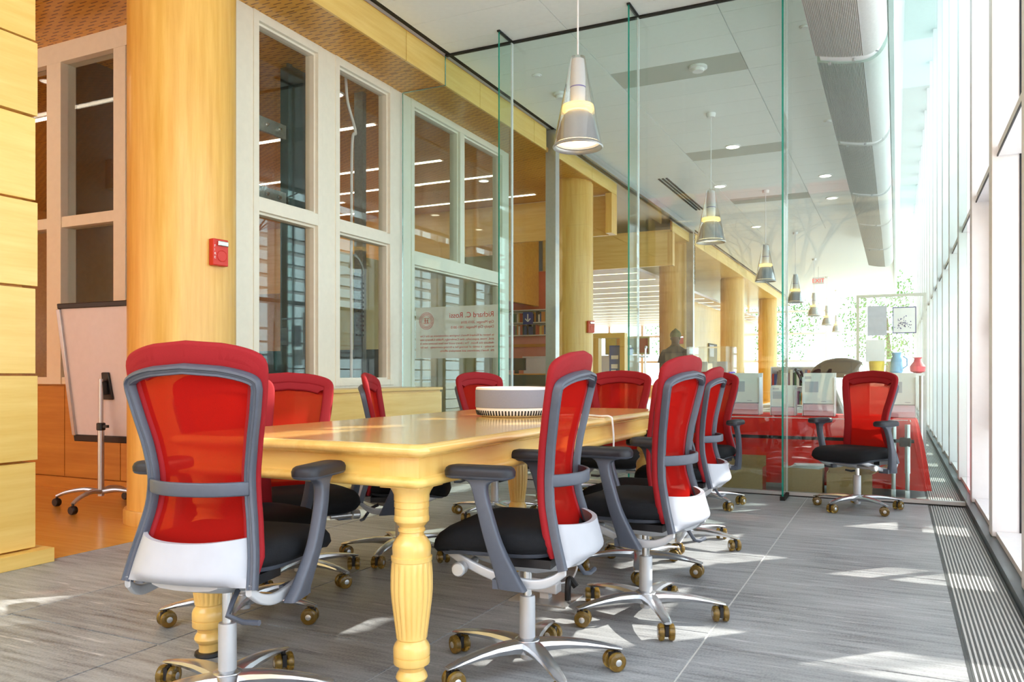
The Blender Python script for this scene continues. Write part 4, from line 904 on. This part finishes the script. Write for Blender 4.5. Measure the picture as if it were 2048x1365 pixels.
def carton(x, y, w_, d_, h, lab, flaps, red=False, rz=0):
    o = empty('cardboard_box', (x, y, 0), rz); tag(o, lab, 'cardboard box', 'cardboard boxes under the red table')
    t_ = 0.006; mk('body', MB().bx(-w_/2, w_/2, -d_/2, -d_/2+t_, 0, h).bx(-w_/2, w_/2, d_/2-t_, d_/2, 0, h).bx(-w_/2, -w_/2+t_, -d_/2+t_, d_/2-t_, 0, h).bx(w_/2-t_, w_/2, -d_/2+t_, d_/2-t_, 0, h, 1 if red else 0).bx(-w_/2+t_, w_/2-t_, -d_/2+t_, d_/2-t_, 0, t_), ['cardboard', 'cardboard_red'], o)
    for k in flaps:
        if k == 'b': mk('flap', B(-w_/2, w_/2, d_/2-t_, d_/2, h+0.001, h+d_*0.42), 'cardboard', o)
        if k == 'l': mk('flap', MB().obx((-w_/2+0.03, 0, h+0.06), (t_, d_*0.96, 0.14), Matrix.Rotation(R(30), 3, 'Y')), 'cardboard', o)
        if k == 'r': mk('flap', MB().obx((w_/2+0.05, 0, h+0.03), (t_, d_*0.96, 0.14), Matrix.Rotation(R(60), 3, 'Y')), 'cardboard', o)
        if k == 'top': mk('lid', B(-w_/2, w_/2, -d_/2, d_/2, h, h+t_), 'cardboard', o)
    return o
carton(-1.13, 6.76, 0.32, 0.20, 0.20, 'open cardboard box with a red side, left under the red table', 'bl', True); carton(-0.67, 6.75, 0.30, 0.20, 0.205, 'closed cardboard box carrying papers under the red table', ['top']); carton(-0.33, 6.76, 0.32, 0.20, 0.19, 'open cardboard box behind the lone red chair base', 'br')
carton(-1.57, 6.75, 0.26, 0.2, 0.15, 'low cardboard box behind the far right table chair', ['top'])
pp = empty('paper_stack', (-0.65, 6.75, 0.212)); tag(pp, 'loose white papers lying on the closed cardboard box', 'papers')
for i in range(5): mk('sheet', B(-0.12, 0.12, -0.08, 0.08, i*0.006, i*0.006+0.003), 'paper', pp, (0.01*i, 0, 0), (0, 0, R(5*i-9)))
# acrylic display case
ac = empty('acrylic_case', (-1.66, 8.05, 0), R(-8)); tag(ac, 'clear acrylic display case with pale leaflets behind the far chairs', 'display case')
mk('stand', B(-0.16, 0.16, -0.14, 0.14, 0, 0.58), 'counter_white', ac, bevel=0.004)
for a in ((-0.2, 0.2, -0.16, -0.152), (-0.2, 0.2, 0.152, 0.16), (-0.2, -0.192, -0.152, 0.152), (0.192, 0.2, -0.152, 0.152)): mk('side', B(*a, 0.58, 1.22), 'acrylic', ac, smooth=False)
mk('lid', B(-0.2, 0.2, -0.16, 0.16, 1.22, 1.228), 'acrylic', ac, smooth=False)
for x in (-0.1, 0.1): mk('leaflet', B(x-0.075, x+0.075, -0.05, -0.045, 0.75, 1.08), 'paper_print', ac)
mk('purple_card', B(0.202, 0.205, -0.08, 0.1, 0.72, 0.98), 'purple', ac)
# stroller with black canopy
stl = empty('stroller', (-0.50, 8.75, 0)); tag(stl, 'stroller with a black canopy behind the document boxes', 'stroller')
cv = MB(); arc = [(-0.30*math.cos(R(a)), 0.92+0.20*math.sin(R(a))) for a in range(0, 131, 10)]+[(0.10, 0.92)]
cv.rings([[(x*k, y, 0.92+(z-0.92)*k) for x, z in arc] for y, k in ((-0.23, 0.80), (-0.20, 0.95), (-0.1, 1.0), (0.1, 1.0), (0.20, 0.95), (0.23, 0.80))])
mk('canopy', cv, 'black_plastic', stl, angle=60)
mk('frame', MB().tube(cinterp([(-0.42, 0.2, 1.0), (-0.3, 0.2, 0.8), (0.1, 0.2, 0.4), (0.35, 0.2, 0.12)], 5), 0.012, 8).tube(cinterp([(-0.42, -0.2, 1.0), (-0.3, -0.2, 0.8), (0.1, -0.2, 0.4), (0.35, -0.2, 0.12)], 5), 0.012, 8).tube([(-0.42, -0.2, 1.0), (-0.42, 0.2, 1.0)], 0.016, 8).tube([(0.1, 0.2, 0.4), (-0.35, 0.2, 0.12)], 0.012, 8).tube([(0.1, -0.2, 0.4), (-0.35, -0.2, 0.12)], 0.012, 8), 'mech_dark', stl)
mk('seat', MB().obx((-0.05, 0, 0.62), (0.10, 0.36, 0.55), Matrix.Rotation(R(-20), 3, 'Y')), 'black_plastic', stl, bevel=0.02)
for x in (-0.35, 0.35):
    for y in (-0.22, 0.22): mk('wheel', MB().lathe([(0.02, -0.02), (0.11, -0.02), (0.12, 0), (0.11, 0.02), (0.02, 0.02)], 20, (x, y, 0.12), axis='Y'), 'black_plastic', stl)
# glass notice screen with posters
ns = empty('notice_screen', (-0.06, 10.1, 0)); tag(ns, 'framed glass notice screen with posters in the far right of the hall', 'notice board')
mk('pane', B(-0.33, 0.33, -0.006, 0.006, 0.3, 1.84), 'glass_clear', ns, smooth=False)
mk('frame', MB().bx(-0.36, -0.33, -0.02, 0.02, 0, 1.87).bx(0.33, 0.36, -0.02, 0.02, 0, 1.87).bx(-0.33, 0.33, -0.02, 0.02, 1.84, 1.87).bx(-0.33, 0.33, -0.02, 0.02, 0.27, 0.30), 'alu', ns)
p1 = mk('poster', B(0.02, 0.26, -0.012, -0.008, 1.42, 1.72), 'paper', ns)
mk('poster_border', MB().bx(0.02, 0.26, -0.014, -0.012, 1.71, 1.72).bx(0.02, 0.26, -0.014, -0.012, 1.42, 1.43).bx(0.02, 0.028, -0.014, -0.012, 1.43, 1.71).bx(0.252, 0.26, -0.014, -0.012, 1.43, 1.71), 'blue_sign', p1)
ar = MB()
for i in range(60):
    a = random.uniform(0.1, 3.0); r_ = random.uniform(0.02, 0.09); ar.bx(0.13+r_*math.cos(a)-0.004, 0.13+r_*math.cos(a)+0.004, -0.0135, -0.012, 1.46+r_*2*math.sin(a)-0.004, 1.46+r_*2*math.sin(a)+0.005)
mk('poster_drawing', ar, 'blue_sign', p1)
p2_ = mk('poster', B(-0.24, -0.04, -0.012, -0.008, 1.40, 1.74), 'paper_print', ns); mk('poster', B(-0.26, -0.06, -0.012, -0.008, 1.1, 1.35), 'paper', ns)
it = empty('side_table', (-0.02, 9.4, 0)); tag(it, 'small white side table carrying bright items behind the lone chair', 'table'); mk('top', B(-0.3, 0.28, -0.2, 0.2, 0.94, 0.965), 'white_plastic', it)
for x in (-0.27, 0.25):
    for y in (-0.17, 0.17): mk('leg', MB().tube([(x, y, 0), (x, y, 0.94)], 0.014, 8), 'alu', it)
plain('yellow', (240, 206, 70), 0.5); plain('pink_bag', (226, 70, 96), 0.6); plain('light_blue', (120, 180, 220), 0.5)
thing1('yellow_pot', MB().lathe([(0.05, 0), (0.07, 0.01), (0.078, 0.12), (0.07, 0.13), (0.055, 0.10)], 20), 'yellow', 'yellow pot on the white side table', 'pot', (-0.19, 9.4, 0.966))
thing1('white_jug', MB().lathe([(0.05, 0), (0.065, 0.02), (0.055, 0.14), (0.04, 0.18), (0.05, 0.22)], 20).tube([(0.06, 0, 0.18), (0.1, 0, 0.15), (0.1, 0, 0.08), (0.06, 0, 0.05)], 0.008, 6), 'light_blue', 'pale blue jug on the white side table', 'jug', (0.0, 9.4, 0.966))
thing1('pink_pouch', MB().lathe([(0.03, 0), (0.07, 0.02), (0.075, 0.07), (0.04, 0.12), (0.03, 0.15), (0.045, 0.165)], 16), 'pink_bag', 'pink tied pouch on the white side table', 'pouch', (0.20, 9.4, 0.966))

# ================================================================= FAR LIBRARY
df_ = empty('display_frame', (-4.16, 12.3, 0)); tag(df_, 'maple portal frame holding a blue banner by the second column', 'display frame')
mk('post', B(-0.27, -0.17, -0.08, 0.08, 0, 1.54), 'maple_z', df_); mk('post', B(0.19, 0.27, -0.08, 0.08, 0, 1.54), 'maple_z', df_); mk('lintel', B(-0.27, 0.27, -0.08, 0.08, 1.541, 1.62), 'maple_x', df_)
bn = empty('banner', (-4.09, 12.3, 0)); tag(bn, 'tall blue leaflet banner inside the maple frame', 'banner'); mk('sheet', B(-0.08, 0.11, -0.004, 0.004, 0.05, 1.42), 'blue_banner', bn); mk('print', MB().bx(-0.05, 0.06, -0.006, -0.004, 1.05, 1.12).bx(-0.05, 0.03, -0.006, -0.004, 0.98, 1.03).bx(-0.05, 0.07, -0.006, -0.004, 1.2, 1.26), 'paper', bn); mk('foot', B(-0.1, 0.13, -0.06, 0.06, 0, 0.05), 'alu', bn)
co = empty('service_counter', (-5.3, 14.6, 0)); tag(co, 'white service counter with a maple base beyond the glass', 'counter'); mk('base', B(-1.3, 1.0, -0.3, 0.3, 0, 0.86), 'maple_dark', co); mk('front', B(-1.3, 1.0, -0.34, -0.3, 0.88, 1.28), 'counter_white', co); mk('top', B(-1.32, 1.02, -0.36, 0.34, 1.28, 1.31), 'counter_white', co, bevel=0.004)
pb = empty('picture_board', (-4.75, 14.9, 1.34)); tag(pb, 'patchwork picture board standing on the white counter', 'picture'); mk('board', B(-0.38, 0.5, -0.02, 0.02, 0, 0.34), 'wall_olive', pb)
for i in range(4): mk('photo', B(-0.36+i*0.215, -0.17+i*0.215, -0.025, -0.02, 0.03, 0.31), ['book2', 'book6', 'book3', 'book0'][i], pb)
for i, (x, m_, l) in enumerate([(-5.5, 'purple', 'purple box on the white counter'), (-5.2, 'cardboard', 'tan box on the white counter'), (-4.55, 'blue_banner', 'blue box at the right end of the white counter'), (-5.85, 'book7', 'dark box at the left end of the white counter')]):
    thing1('leaflet_box', MB().bx(-0.1, 0.1, -0.08, 0.08, 0, 0.14).bx(-0.08, 0.08, -0.06, 0.06, 0.14, 0.19, 1), [m_, 'paper'], l, 'box', (x, 14.4, 1.311))
# red wall with book shelves and blue arrow sign
rw = mk('wall_red', B(-9.2, -5.5, 15.0, 15.15, 1.78, 3.06), 'wall_red'); tag(rw, kind='structure')
rw2 = mk('wall_pink', B(-9.2, -5.5, 15.0, 15.15, 0, 1.78), 'wall_pink'); tag(rw2, kind='structure'); mk('rail', B(-9.2, -5.5, 14.96, 15.0, 1.52, 1.58), 'maple_dark', rw2)
bc = empty('bookcase', (-6.7, 14.85, 1.76)); tag(bc, 'two rows of books on a wall bookcase with a blue arrow sign', 'bookcase')
mk('case', MB().bx(-0.64, 0.70, 0.12, 0.14, 0, 0.5).bx(-0.64, 0.70, -0.1, 0.12, -0.02, 0.0).bx(-0.64, 0.70, -0.1, 0.12, 0.235, 0.255).bx(-0.64, 0.70, -0.1, 0.12, 0.49, 0.51).bx(-0.64, -0.62, -0.1, 0.12, 0, 0.49).bx(0.68, 0.70, -0.1, 0.12, 0, 0.49), 'book4', bc)
sg = empty('arrow_sign', (-6.72, 14.72, 1.97)); tag(sg, 'square blue sign with a white down arrow on the bookcase', 'sign'); mk('plate', B(-0.11, 0.11, 0, 0.012, 0, 0.25), 'blue_sign', sg)
mk('arrow', MB().bx(-0.012, 0.012, -0.003, 0, 0.07, 0.21).obx((-0.028, -0.0015, 0.085), (0.085, 0.003, 0.022), Matrix.Rotation(R(45), 3, 'Y')).obx((0.028, -0.0015, 0.085), (0.085, 0.003, 0.022), Matrix.Rotation(R(-45), 3, 'Y')), 'white_text', sg)
for row, z in ((0, 1.76), (1, 2.015)):
    x = -7.28; seen = {}
    while x < -6.08:
        w_ = random.uniform(0.03, 0.06); h = random.uniform(0.15, 0.215); k = random.randrange(8)
        seen[k] = seen.get(k, 0)+1; cn = ['red', 'blue', 'yellow', 'green', 'white', 'purple', 'orange', 'black'][k]
        thing1('book', MB().bx(0, w_-0.004, -0.08, 0.08, 0, h).bx(0.003, w_-0.007, 0.08, 0.085, 0.004, h-0.004, 1), ['book%d' % k, 'paper'], '%s %s book from the left in the %s bookcase row' % (['first','second','third','fourth','fifth','sixth','seventh','eighth','ninth','tenth','eleventh','twelfth'][seen[k]-1], cn, ['lower', 'upper'][row]), 'book', (x, 14.85, z+0.001), group='%s books, %s row' % (cn, ['lower', 'upper'][row])); x += w_
thing1('glass_counter', MB().bx(-0.8, 0.8, -0.25, 0.25, 0, 0.75).bx(-0.82, 0.82, -0.27, 0.27, 0.75, 0.95, 1).bx(-0.82, 0.82, -0.27, 0.27, 0.95, 0.97), ['maple_dark', 'steel_dark'], 'dark glass-fronted counter below the red wall', 'counter', (-6.3, 13.2, 0))
thing1('monitor', MB().bx(-0.18, 0.18, -0.02, 0.02, 0.06, 0.28).bx(-0.03, 0.03, -0.03, 0.03, 0, 0.06), 'black_plastic', 'black monitor on the dark counter', 'monitor', (-6.25, 13.2, 0.971))
# outer walls of the library and far lilac ceiling with light strips
tag(mk('wall_library', B(-13.1, -13, -1.2, 34, 0, CZ), 'maple_dark'), kind='structure')
lc = mk('ceiling_far_room', B(-13, -4.7, 15.3, 33.9, 3.06, 3.12), 'lilac_ceiling'); tag(lc, kind='structure')
for i in range(14): mk('light_strip', B(-11.5, -4.8, 16.0+1.25*i, 16.04+1.25*i, 3.052, 3.062), 'ceiling_strip', lc)
tag(mk('wall_bulkhead', B(-13, -6.6, 11.8, 11.9, 2.5, CZ), 'maple_x'), kind='structure')
tag(mk('wall_bulkhead_deep', B(-6.7, -6.6, 11.9, 15.0, 2.35, CZ), 'maple_dark'), kind='structure')
# far end : white framed glazing with trees outside
fe = mk('wall_far', B(-13, 0.5, 33.9, 34.05, 0, 0.5), 'white_paint'); tag(fe, kind='structure')
for x in [-13+1.5*i for i in range(10)]: mk('mullion', B(x-0.05, x+0.05, 33.9, 34.05, 0.5, CZ), 'white_paint', fe)
for z in (1.5, 2.6, 3.5): mk('transom', B(-13, 0.5, 33.92, 34.03, z-0.04, z+0.04), 'white_paint', fe)
for i in range(9): mk('pane', B(-13+1.5*i+0.05, -13+1.5*(i+1)-0.05, 33.97, 33.98, 0.5, CZ), 'glass_clear', fe, smooth=False)
fbk = empty('low_bookcase', (-2.6, 26, 0)); tag(fbk, 'low far bookcase with colourful spines near the end windows', 'bookcase'); mk('case', MB().bx(-0.9, 0.9, 0.1, 0.12, 0, 1.2).bx(-0.9, 0.9, -0.15, 0.1, 0, 0.03).bx(-0.9, 0.9, -0.15, 0.1, 0.58, 0.61).bx(-0.9, 0.9, -0.15, 0.1, 1.17, 1.2).bx(-0.92, -0.9, -0.15, 0.12, 0, 1.2).bx(0.9, 0.92, -0.15, 0.12, 0, 1.2), 'white_paint', fbk)
m = MB(); x = -0.88
while x < 0.84:
    w_ = random.uniform(0.04, 0.09)
    for z in (0.61, 0.03): m.bx(x, x+w_-0.004, -0.1, 0.09, z+0.001, z+random.uniform(0.3, 0.5), random.randrange(8))
    x += w_
tag(mk('book_rows', m, ['book%d' % i for i in range(8)], fbk, smooth=False), kind='stuff')
ex = empty('exit_sign_reflection', (-1.98, 24.0, 3.5)); tag(ex, 'small red exit sign far down the hall, imitating a reflection', 'exit sign'); mk('box', B(-0.15, 0.15, -0.02, 0.02, 0, 0.19), 'white_plastic', ex); mk('rod', MB().tube([(0, 0, 0.19), (0, 0, 0.49)], 0.006, 6), 'alu', ex)
text_mesh('lettering', 'EXIT', 0.16, 'exit_red', ex, (0, -0.022, 0.04), TR, 0.001, 'CENTER')  # solid sign added in place of an EXIT reflection in the glass
# poster on the far wooden wall seen past the fin
tag(mk('wall_slats', B(-5.2, -5.1, 20, 33, 0, 3.0), 'maple_z'), kind='structure')
fpz = empty('wall_picture', (-5.09, 24.8, 1.3)); tag(fpz, 'grey and red photograph on the far maple wall', 'picture'); mk('print', B(0, 0.02, -0.6, 0.6, 0, 0.6), 'book7', fpz); mk('patch', B(0.02, 0.025, -0.5, 0.1, 0.2, 0.55), 'paper_print', fpz)

# ================================================================= PERSON
pe = empty('person', (-3.78, 15.0, 0), R(-4)); tag(pe, 'person in navy tee, khaki shorts and olive cap walking away', 'person')
def skin(name, pts, edges, rad, mat, parent, root=0, sub=2):
    me = bpy.data.meshes.new(name); me.from_pydata(pts, edges, []); me.materials.append(M[mat]); o = obj(name, me, parent)
    md = o.modifiers.new('skin', 'SKIN'); md.use_smooth_shade = True; sv_ = me.skin_vertices[0].data if me.skin_vertices else None
    if sv_ is None: me.attributes; bpy.context.view_layer.update(); sv_ = me.skin_vertices[0].data
    for i, r_ in enumerate(rad): sv_[i].radius = r_ if isinstance(r_, tuple) else (r_, r_); sv_[i].use_root = (i == root)
    ss = o.modifiers.new('sub', 'SUBSURF'); ss.levels = sub; ss.render_levels = sub; return o
bp = [(0,0,0.98),(0,0.0,1.15),(0,0.0,1.33),(0,0.0,1.45),(0,0.01,1.53),(0,0.02,1.60),(0,0.03,1.68),(0,0.02,1.74),
      (0.11,0,1.42),(0.21,0,1.38),(0.26,-0.03,1.12),(0.25,0.05,0.88),(0.25,0.07,0.80),
      (-0.11,0,1.42),(-0.21,0,1.38),(-0.28,0.02,1.12),(-0.27,0.10,0.88),(-0.27,0.12,0.80),
      (0.10,0,0.90),(0.10,0.10,0.50),(0.10,-0.02,0.09),(0.10,0.11,0.04),(-0.10,0,0.90),(-0.10,-0.06,0.50),(-0.10,-0.22,0.10),(-0.10,-0.10,0.04)]
be = [(0,1),(1,2),(2,3),(3,4),(4,5),(5,6),(6,7),(3,8),(8,9),(9,10),(10,11),(11,12),(3,13),(13,14),(14,15),(15,16),(16,17),(0,18),(18,19),(19,20),(20,21),(0,22),(22,23),(23,24),(24,25)]
br_ = [(0.11,0.075),(0.10,0.07),(0.11,0.07),(0.08,0.055),0.062,(0.088,0.10),(0.092,0.108),(0.07,0.08),0.055,0.05,0.042,0.034,0.04,0.055,0.05,0.042,0.034,0.04,0.085,0.062,0.042,0.045,0.095,0.062,0.042,0.045]
me = bpy.data.meshes.new('body'); me.from_pydata(bp, be, []); me.materials.append(M['skin_dark']); body = obj('body', me, pe)
def add_skin(o, rad, sub=2):
    md = o.modifiers.new('skin', 'SKIN'); md.use_smooth_shade = True
    if not o.data.skin_vertices: o.data.attributes
    sv_ = o.data.skin_vertices[0].data
    for i, r_ in enumerate(rad): sv_[i].radius = r_ if isinstance(r_, tuple) else (r_, r_); sv_[i].use_root = (i == 0)
    ss = o.modifiers.new('sub', 'SUBSURF'); ss.levels = sub; ss.render_levels = sub
try: add_skin(body, br_)
except Exception as e_: print('skin fallback', e_)
def oval(cx, cy, z, rx, ry, n=20): return [(cx+rx*math.cos(2*math.pi*k/n), cy+ry*math.sin(2*math.pi*k/n), z) for k in range(n)]
sh = MB().rings([oval(0,0,0.93,0.185,0.13), oval(0,0,1.05,0.178,0.128), oval(0,0,1.2,0.182,0.128), oval(0,0,1.32,0.20,0.13), oval(0,0,1.40,0.205,0.12), oval(0,0,1.445,0.175,0.10), oval(0,0.005,1.485,0.11,0.085), oval(0,0.008,1.505,0.072,0.068)], caps=False)
for s_ in (-1, 1): sh.tube([(s_*0.12, 0, 1.375), (s_*0.195, 0, 1.365), (s_*0.245, 0.0, 1.28), (s_*0.268, 0.0, 1.17)], [0.07, 0.080, 0.074, 0.078], 14)
mk('t_shirt', sh, 'tee_navy', pe, angle=70)
so_ = MB().rings([oval(0,0,1.0,0.175,0.125), oval(0,0,0.88,0.19,0.135), oval(0,0,0.80,0.19,0.13)], caps=False)
so_.tube([(0.095, 0, 0.84), (0.10, 0.06, 0.62), (0.10, 0.085, 0.50)], [0.105, 0.095, 0.10], 14); so_.tube([(-0.095, 0, 0.84), (-0.10, -0.03, 0.62), (-0.10, -0.055, 0.50)], [0.105, 0.095, 0.10], 14)
mk('shorts', so_, 'shorts_khaki', pe, angle=70)
mk('cap', MB().lathe([(0.102, 0), (0.106, 0.03), (0.10, 0.07), (0.075, 0.11), (0.035, 0.14), (0.008, 0.165)], 20), 'cap_olive', pe, (0, 0.025, 1.665))
for s_ in (-1, 1): mk('ear', MB().lathe([(0.004, -0.01), (0.022, -0.008), (0.026, 0), (0.022, 0.008), (0.004, 0.01)], 10, axis='X'), 'skin_dark', pe, (s_*0.088, 0.02, 1.635))
for s_, y in ((1, 0.03), (-1, -0.17)): mk('shoe', MB().rings([oval(0.10*s_, y+0.04, 0.0, 0.048, 0.14), oval(0.10*s_, y+0.04, 0.05, 0.05, 0.14), oval(0.10*s_, y+0.01, 0.09, 0.042, 0.09)]), 'white_plastic', pe)

# ================================================================= OUTSIDE
tag(mk('ground', B(-70, 70, -60, 90, -0.4, -0.06), 'paving'), kind='structure')
tag(mk('terrace', B(-13, 0.5, -13, -1.6, -0.06, -0.005), 'paving'), kind='structure')
sb = empty('stone_building', (-8, -13.5, 0)); tag(sb, 'sunlit pale stone building with red slate roof reflected in the glass', 'building')
mk('wall', B(-26, 20, -6, 0, -0.06, 6.2), 'ashlar', sb, smooth=False); mk('cornice', B(-26.3, 20.3, -6.2, 0.25, 6.2, 6.55), 'ashlar', sb)
mk('roof', MB().prism([(0.4, 6.55), (-3, 10.5), (-6.3, 6.55)], -26, 20, 'X'), 'roof_slate', sb)
plain('dark_pane', (46, 56, 66), 0.15)
for i in range(8):
    x = -24+i*5.6; wn = mk('window', B(x, x+1.5, -0.02, 0.04, 1.4, 4.6), 'ashlar', sb); mk('pane', B(x+0.12, x+1.38, 0.04, 0.06, 1.55, 4.45), 'dark_pane', wn)
brk = empty('brick_wing', (-24, -4, 0)); tag(brk, 'red brick wing with a slate roof reflected at the left of the glass', 'building'); mk('wall', B(-6, 2, -8, 0, -0.06, 7), 'brick_red', brk); mk('roof', MB().prism([(-6.3, 7), (-2, 10), (2.3, 7)], -8, 0.4, 'Y'), 'roof_slate', brk)
def bare_tree(x, y, h, lab, seed):
    rn = random.Random(seed); m = MB(); tr_ = empty('bare_tree', (x, y, -0.06)); tag(tr_, lab, 'tree', 'trees outside')
    def branch(p, d, L, r_, lev):
        pts = [p]; q = Vector(p); dd = Vector(d)
        for k in range(4):
            dd = (dd+Vector((rn.uniform(-.18, .18), rn.uniform(-.18, .18), rn.uniform(-.06, .12)))).normalized(); q = q+dd*L/4; pts.append(q.copy())
        m.tube(pts, [r_*(1-0.13*k) for k in range(5)], 6 if lev < 2 else 4)
        if lev < 4:
            for k in range(3 if lev else 5):
                t_ = pts[rn.choice([2, 3, 4, 4])]; a = rn.uniform(0, 6.28); nd = (dd*0.75+Vector((math.cos(a), math.sin(a), rn.uniform(-0.1, 0.5)))*0.75).normalized(); branch(t_, nd, L*rn.uniform(0.55, 0.75), r_*0.52, lev+1)
    branch((0, 0, 0), (0, 0, 1), h*0.42, h*0.022, 0); mk('trunk_and_branches', m, 'bark', tr_)
bare_tree(-9.0, -8.0, 9, 'bare tree in front of the stone building, nearer the middle', 3); bare_tree(-2.5, -9.5, 8, 'bare tree in front of the stone building, right one', 5); bare_tree(-17, -7.0, 10, 'bare tree in front of the stone building, left one', 8); bare_tree(6, 9, 9, 'bare tree outside the window wall', 12); bare_tree(9, 16, 9, 'bare tree farther along the window wall', 17)
def leafy(x, y, h, lab, seed):
    rn = random.Random(seed); t_ = empty('leafy_tree', (x, y, -0.06)); tag(t_, lab, 'tree', 'trees outside'); mk('trunk', MB().tube([(0, 0, 0), (0.1, 0, h*0.3), (0, 0.1, h*0.6)], [0.14, 0.11, 0.05], 8), 'bark', t_)
    m = MB()
    for i in range(2600):
        u_ = Vector((rn.gauss(0, 1), rn.gauss(0, 1), rn.gauss(0, 1))).normalized()*rn.uniform(0.5, 1.0); c = Vector((u_.x*h*0.36, u_.y*h*0.36, h*0.58+u_.z*h*0.40)); s_ = 0.09; a = Vector((rn.uniform(-1, 1), rn.uniform(-1, 1), rn.uniform(-1, 1))).normalized(); b2 = a.cross(Vector((0.3, 0.2, 0.9))).normalized()
        m.add([c-a*s_, c-b2*s_*0.5, c+a*s_, c+b2*s_*0.5], [(0, 1, 2, 3)])
    tag(mk('foliage', m, 'leaf', t_, smooth=False), kind='stuff')
leafy(-5.6, 42, 6.5, 'leafy green tree outside the far end windows, left', 1); leafy(-0.4, 40, 6.0, 'leafy green tree outside the far end windows, centre', 2); leafy(4.6, 44, 7, 'leafy green tree outside the far end windows, right', 4); leafy(-10, 42, 7, 'leafy green tree outside the far library windows', 6)
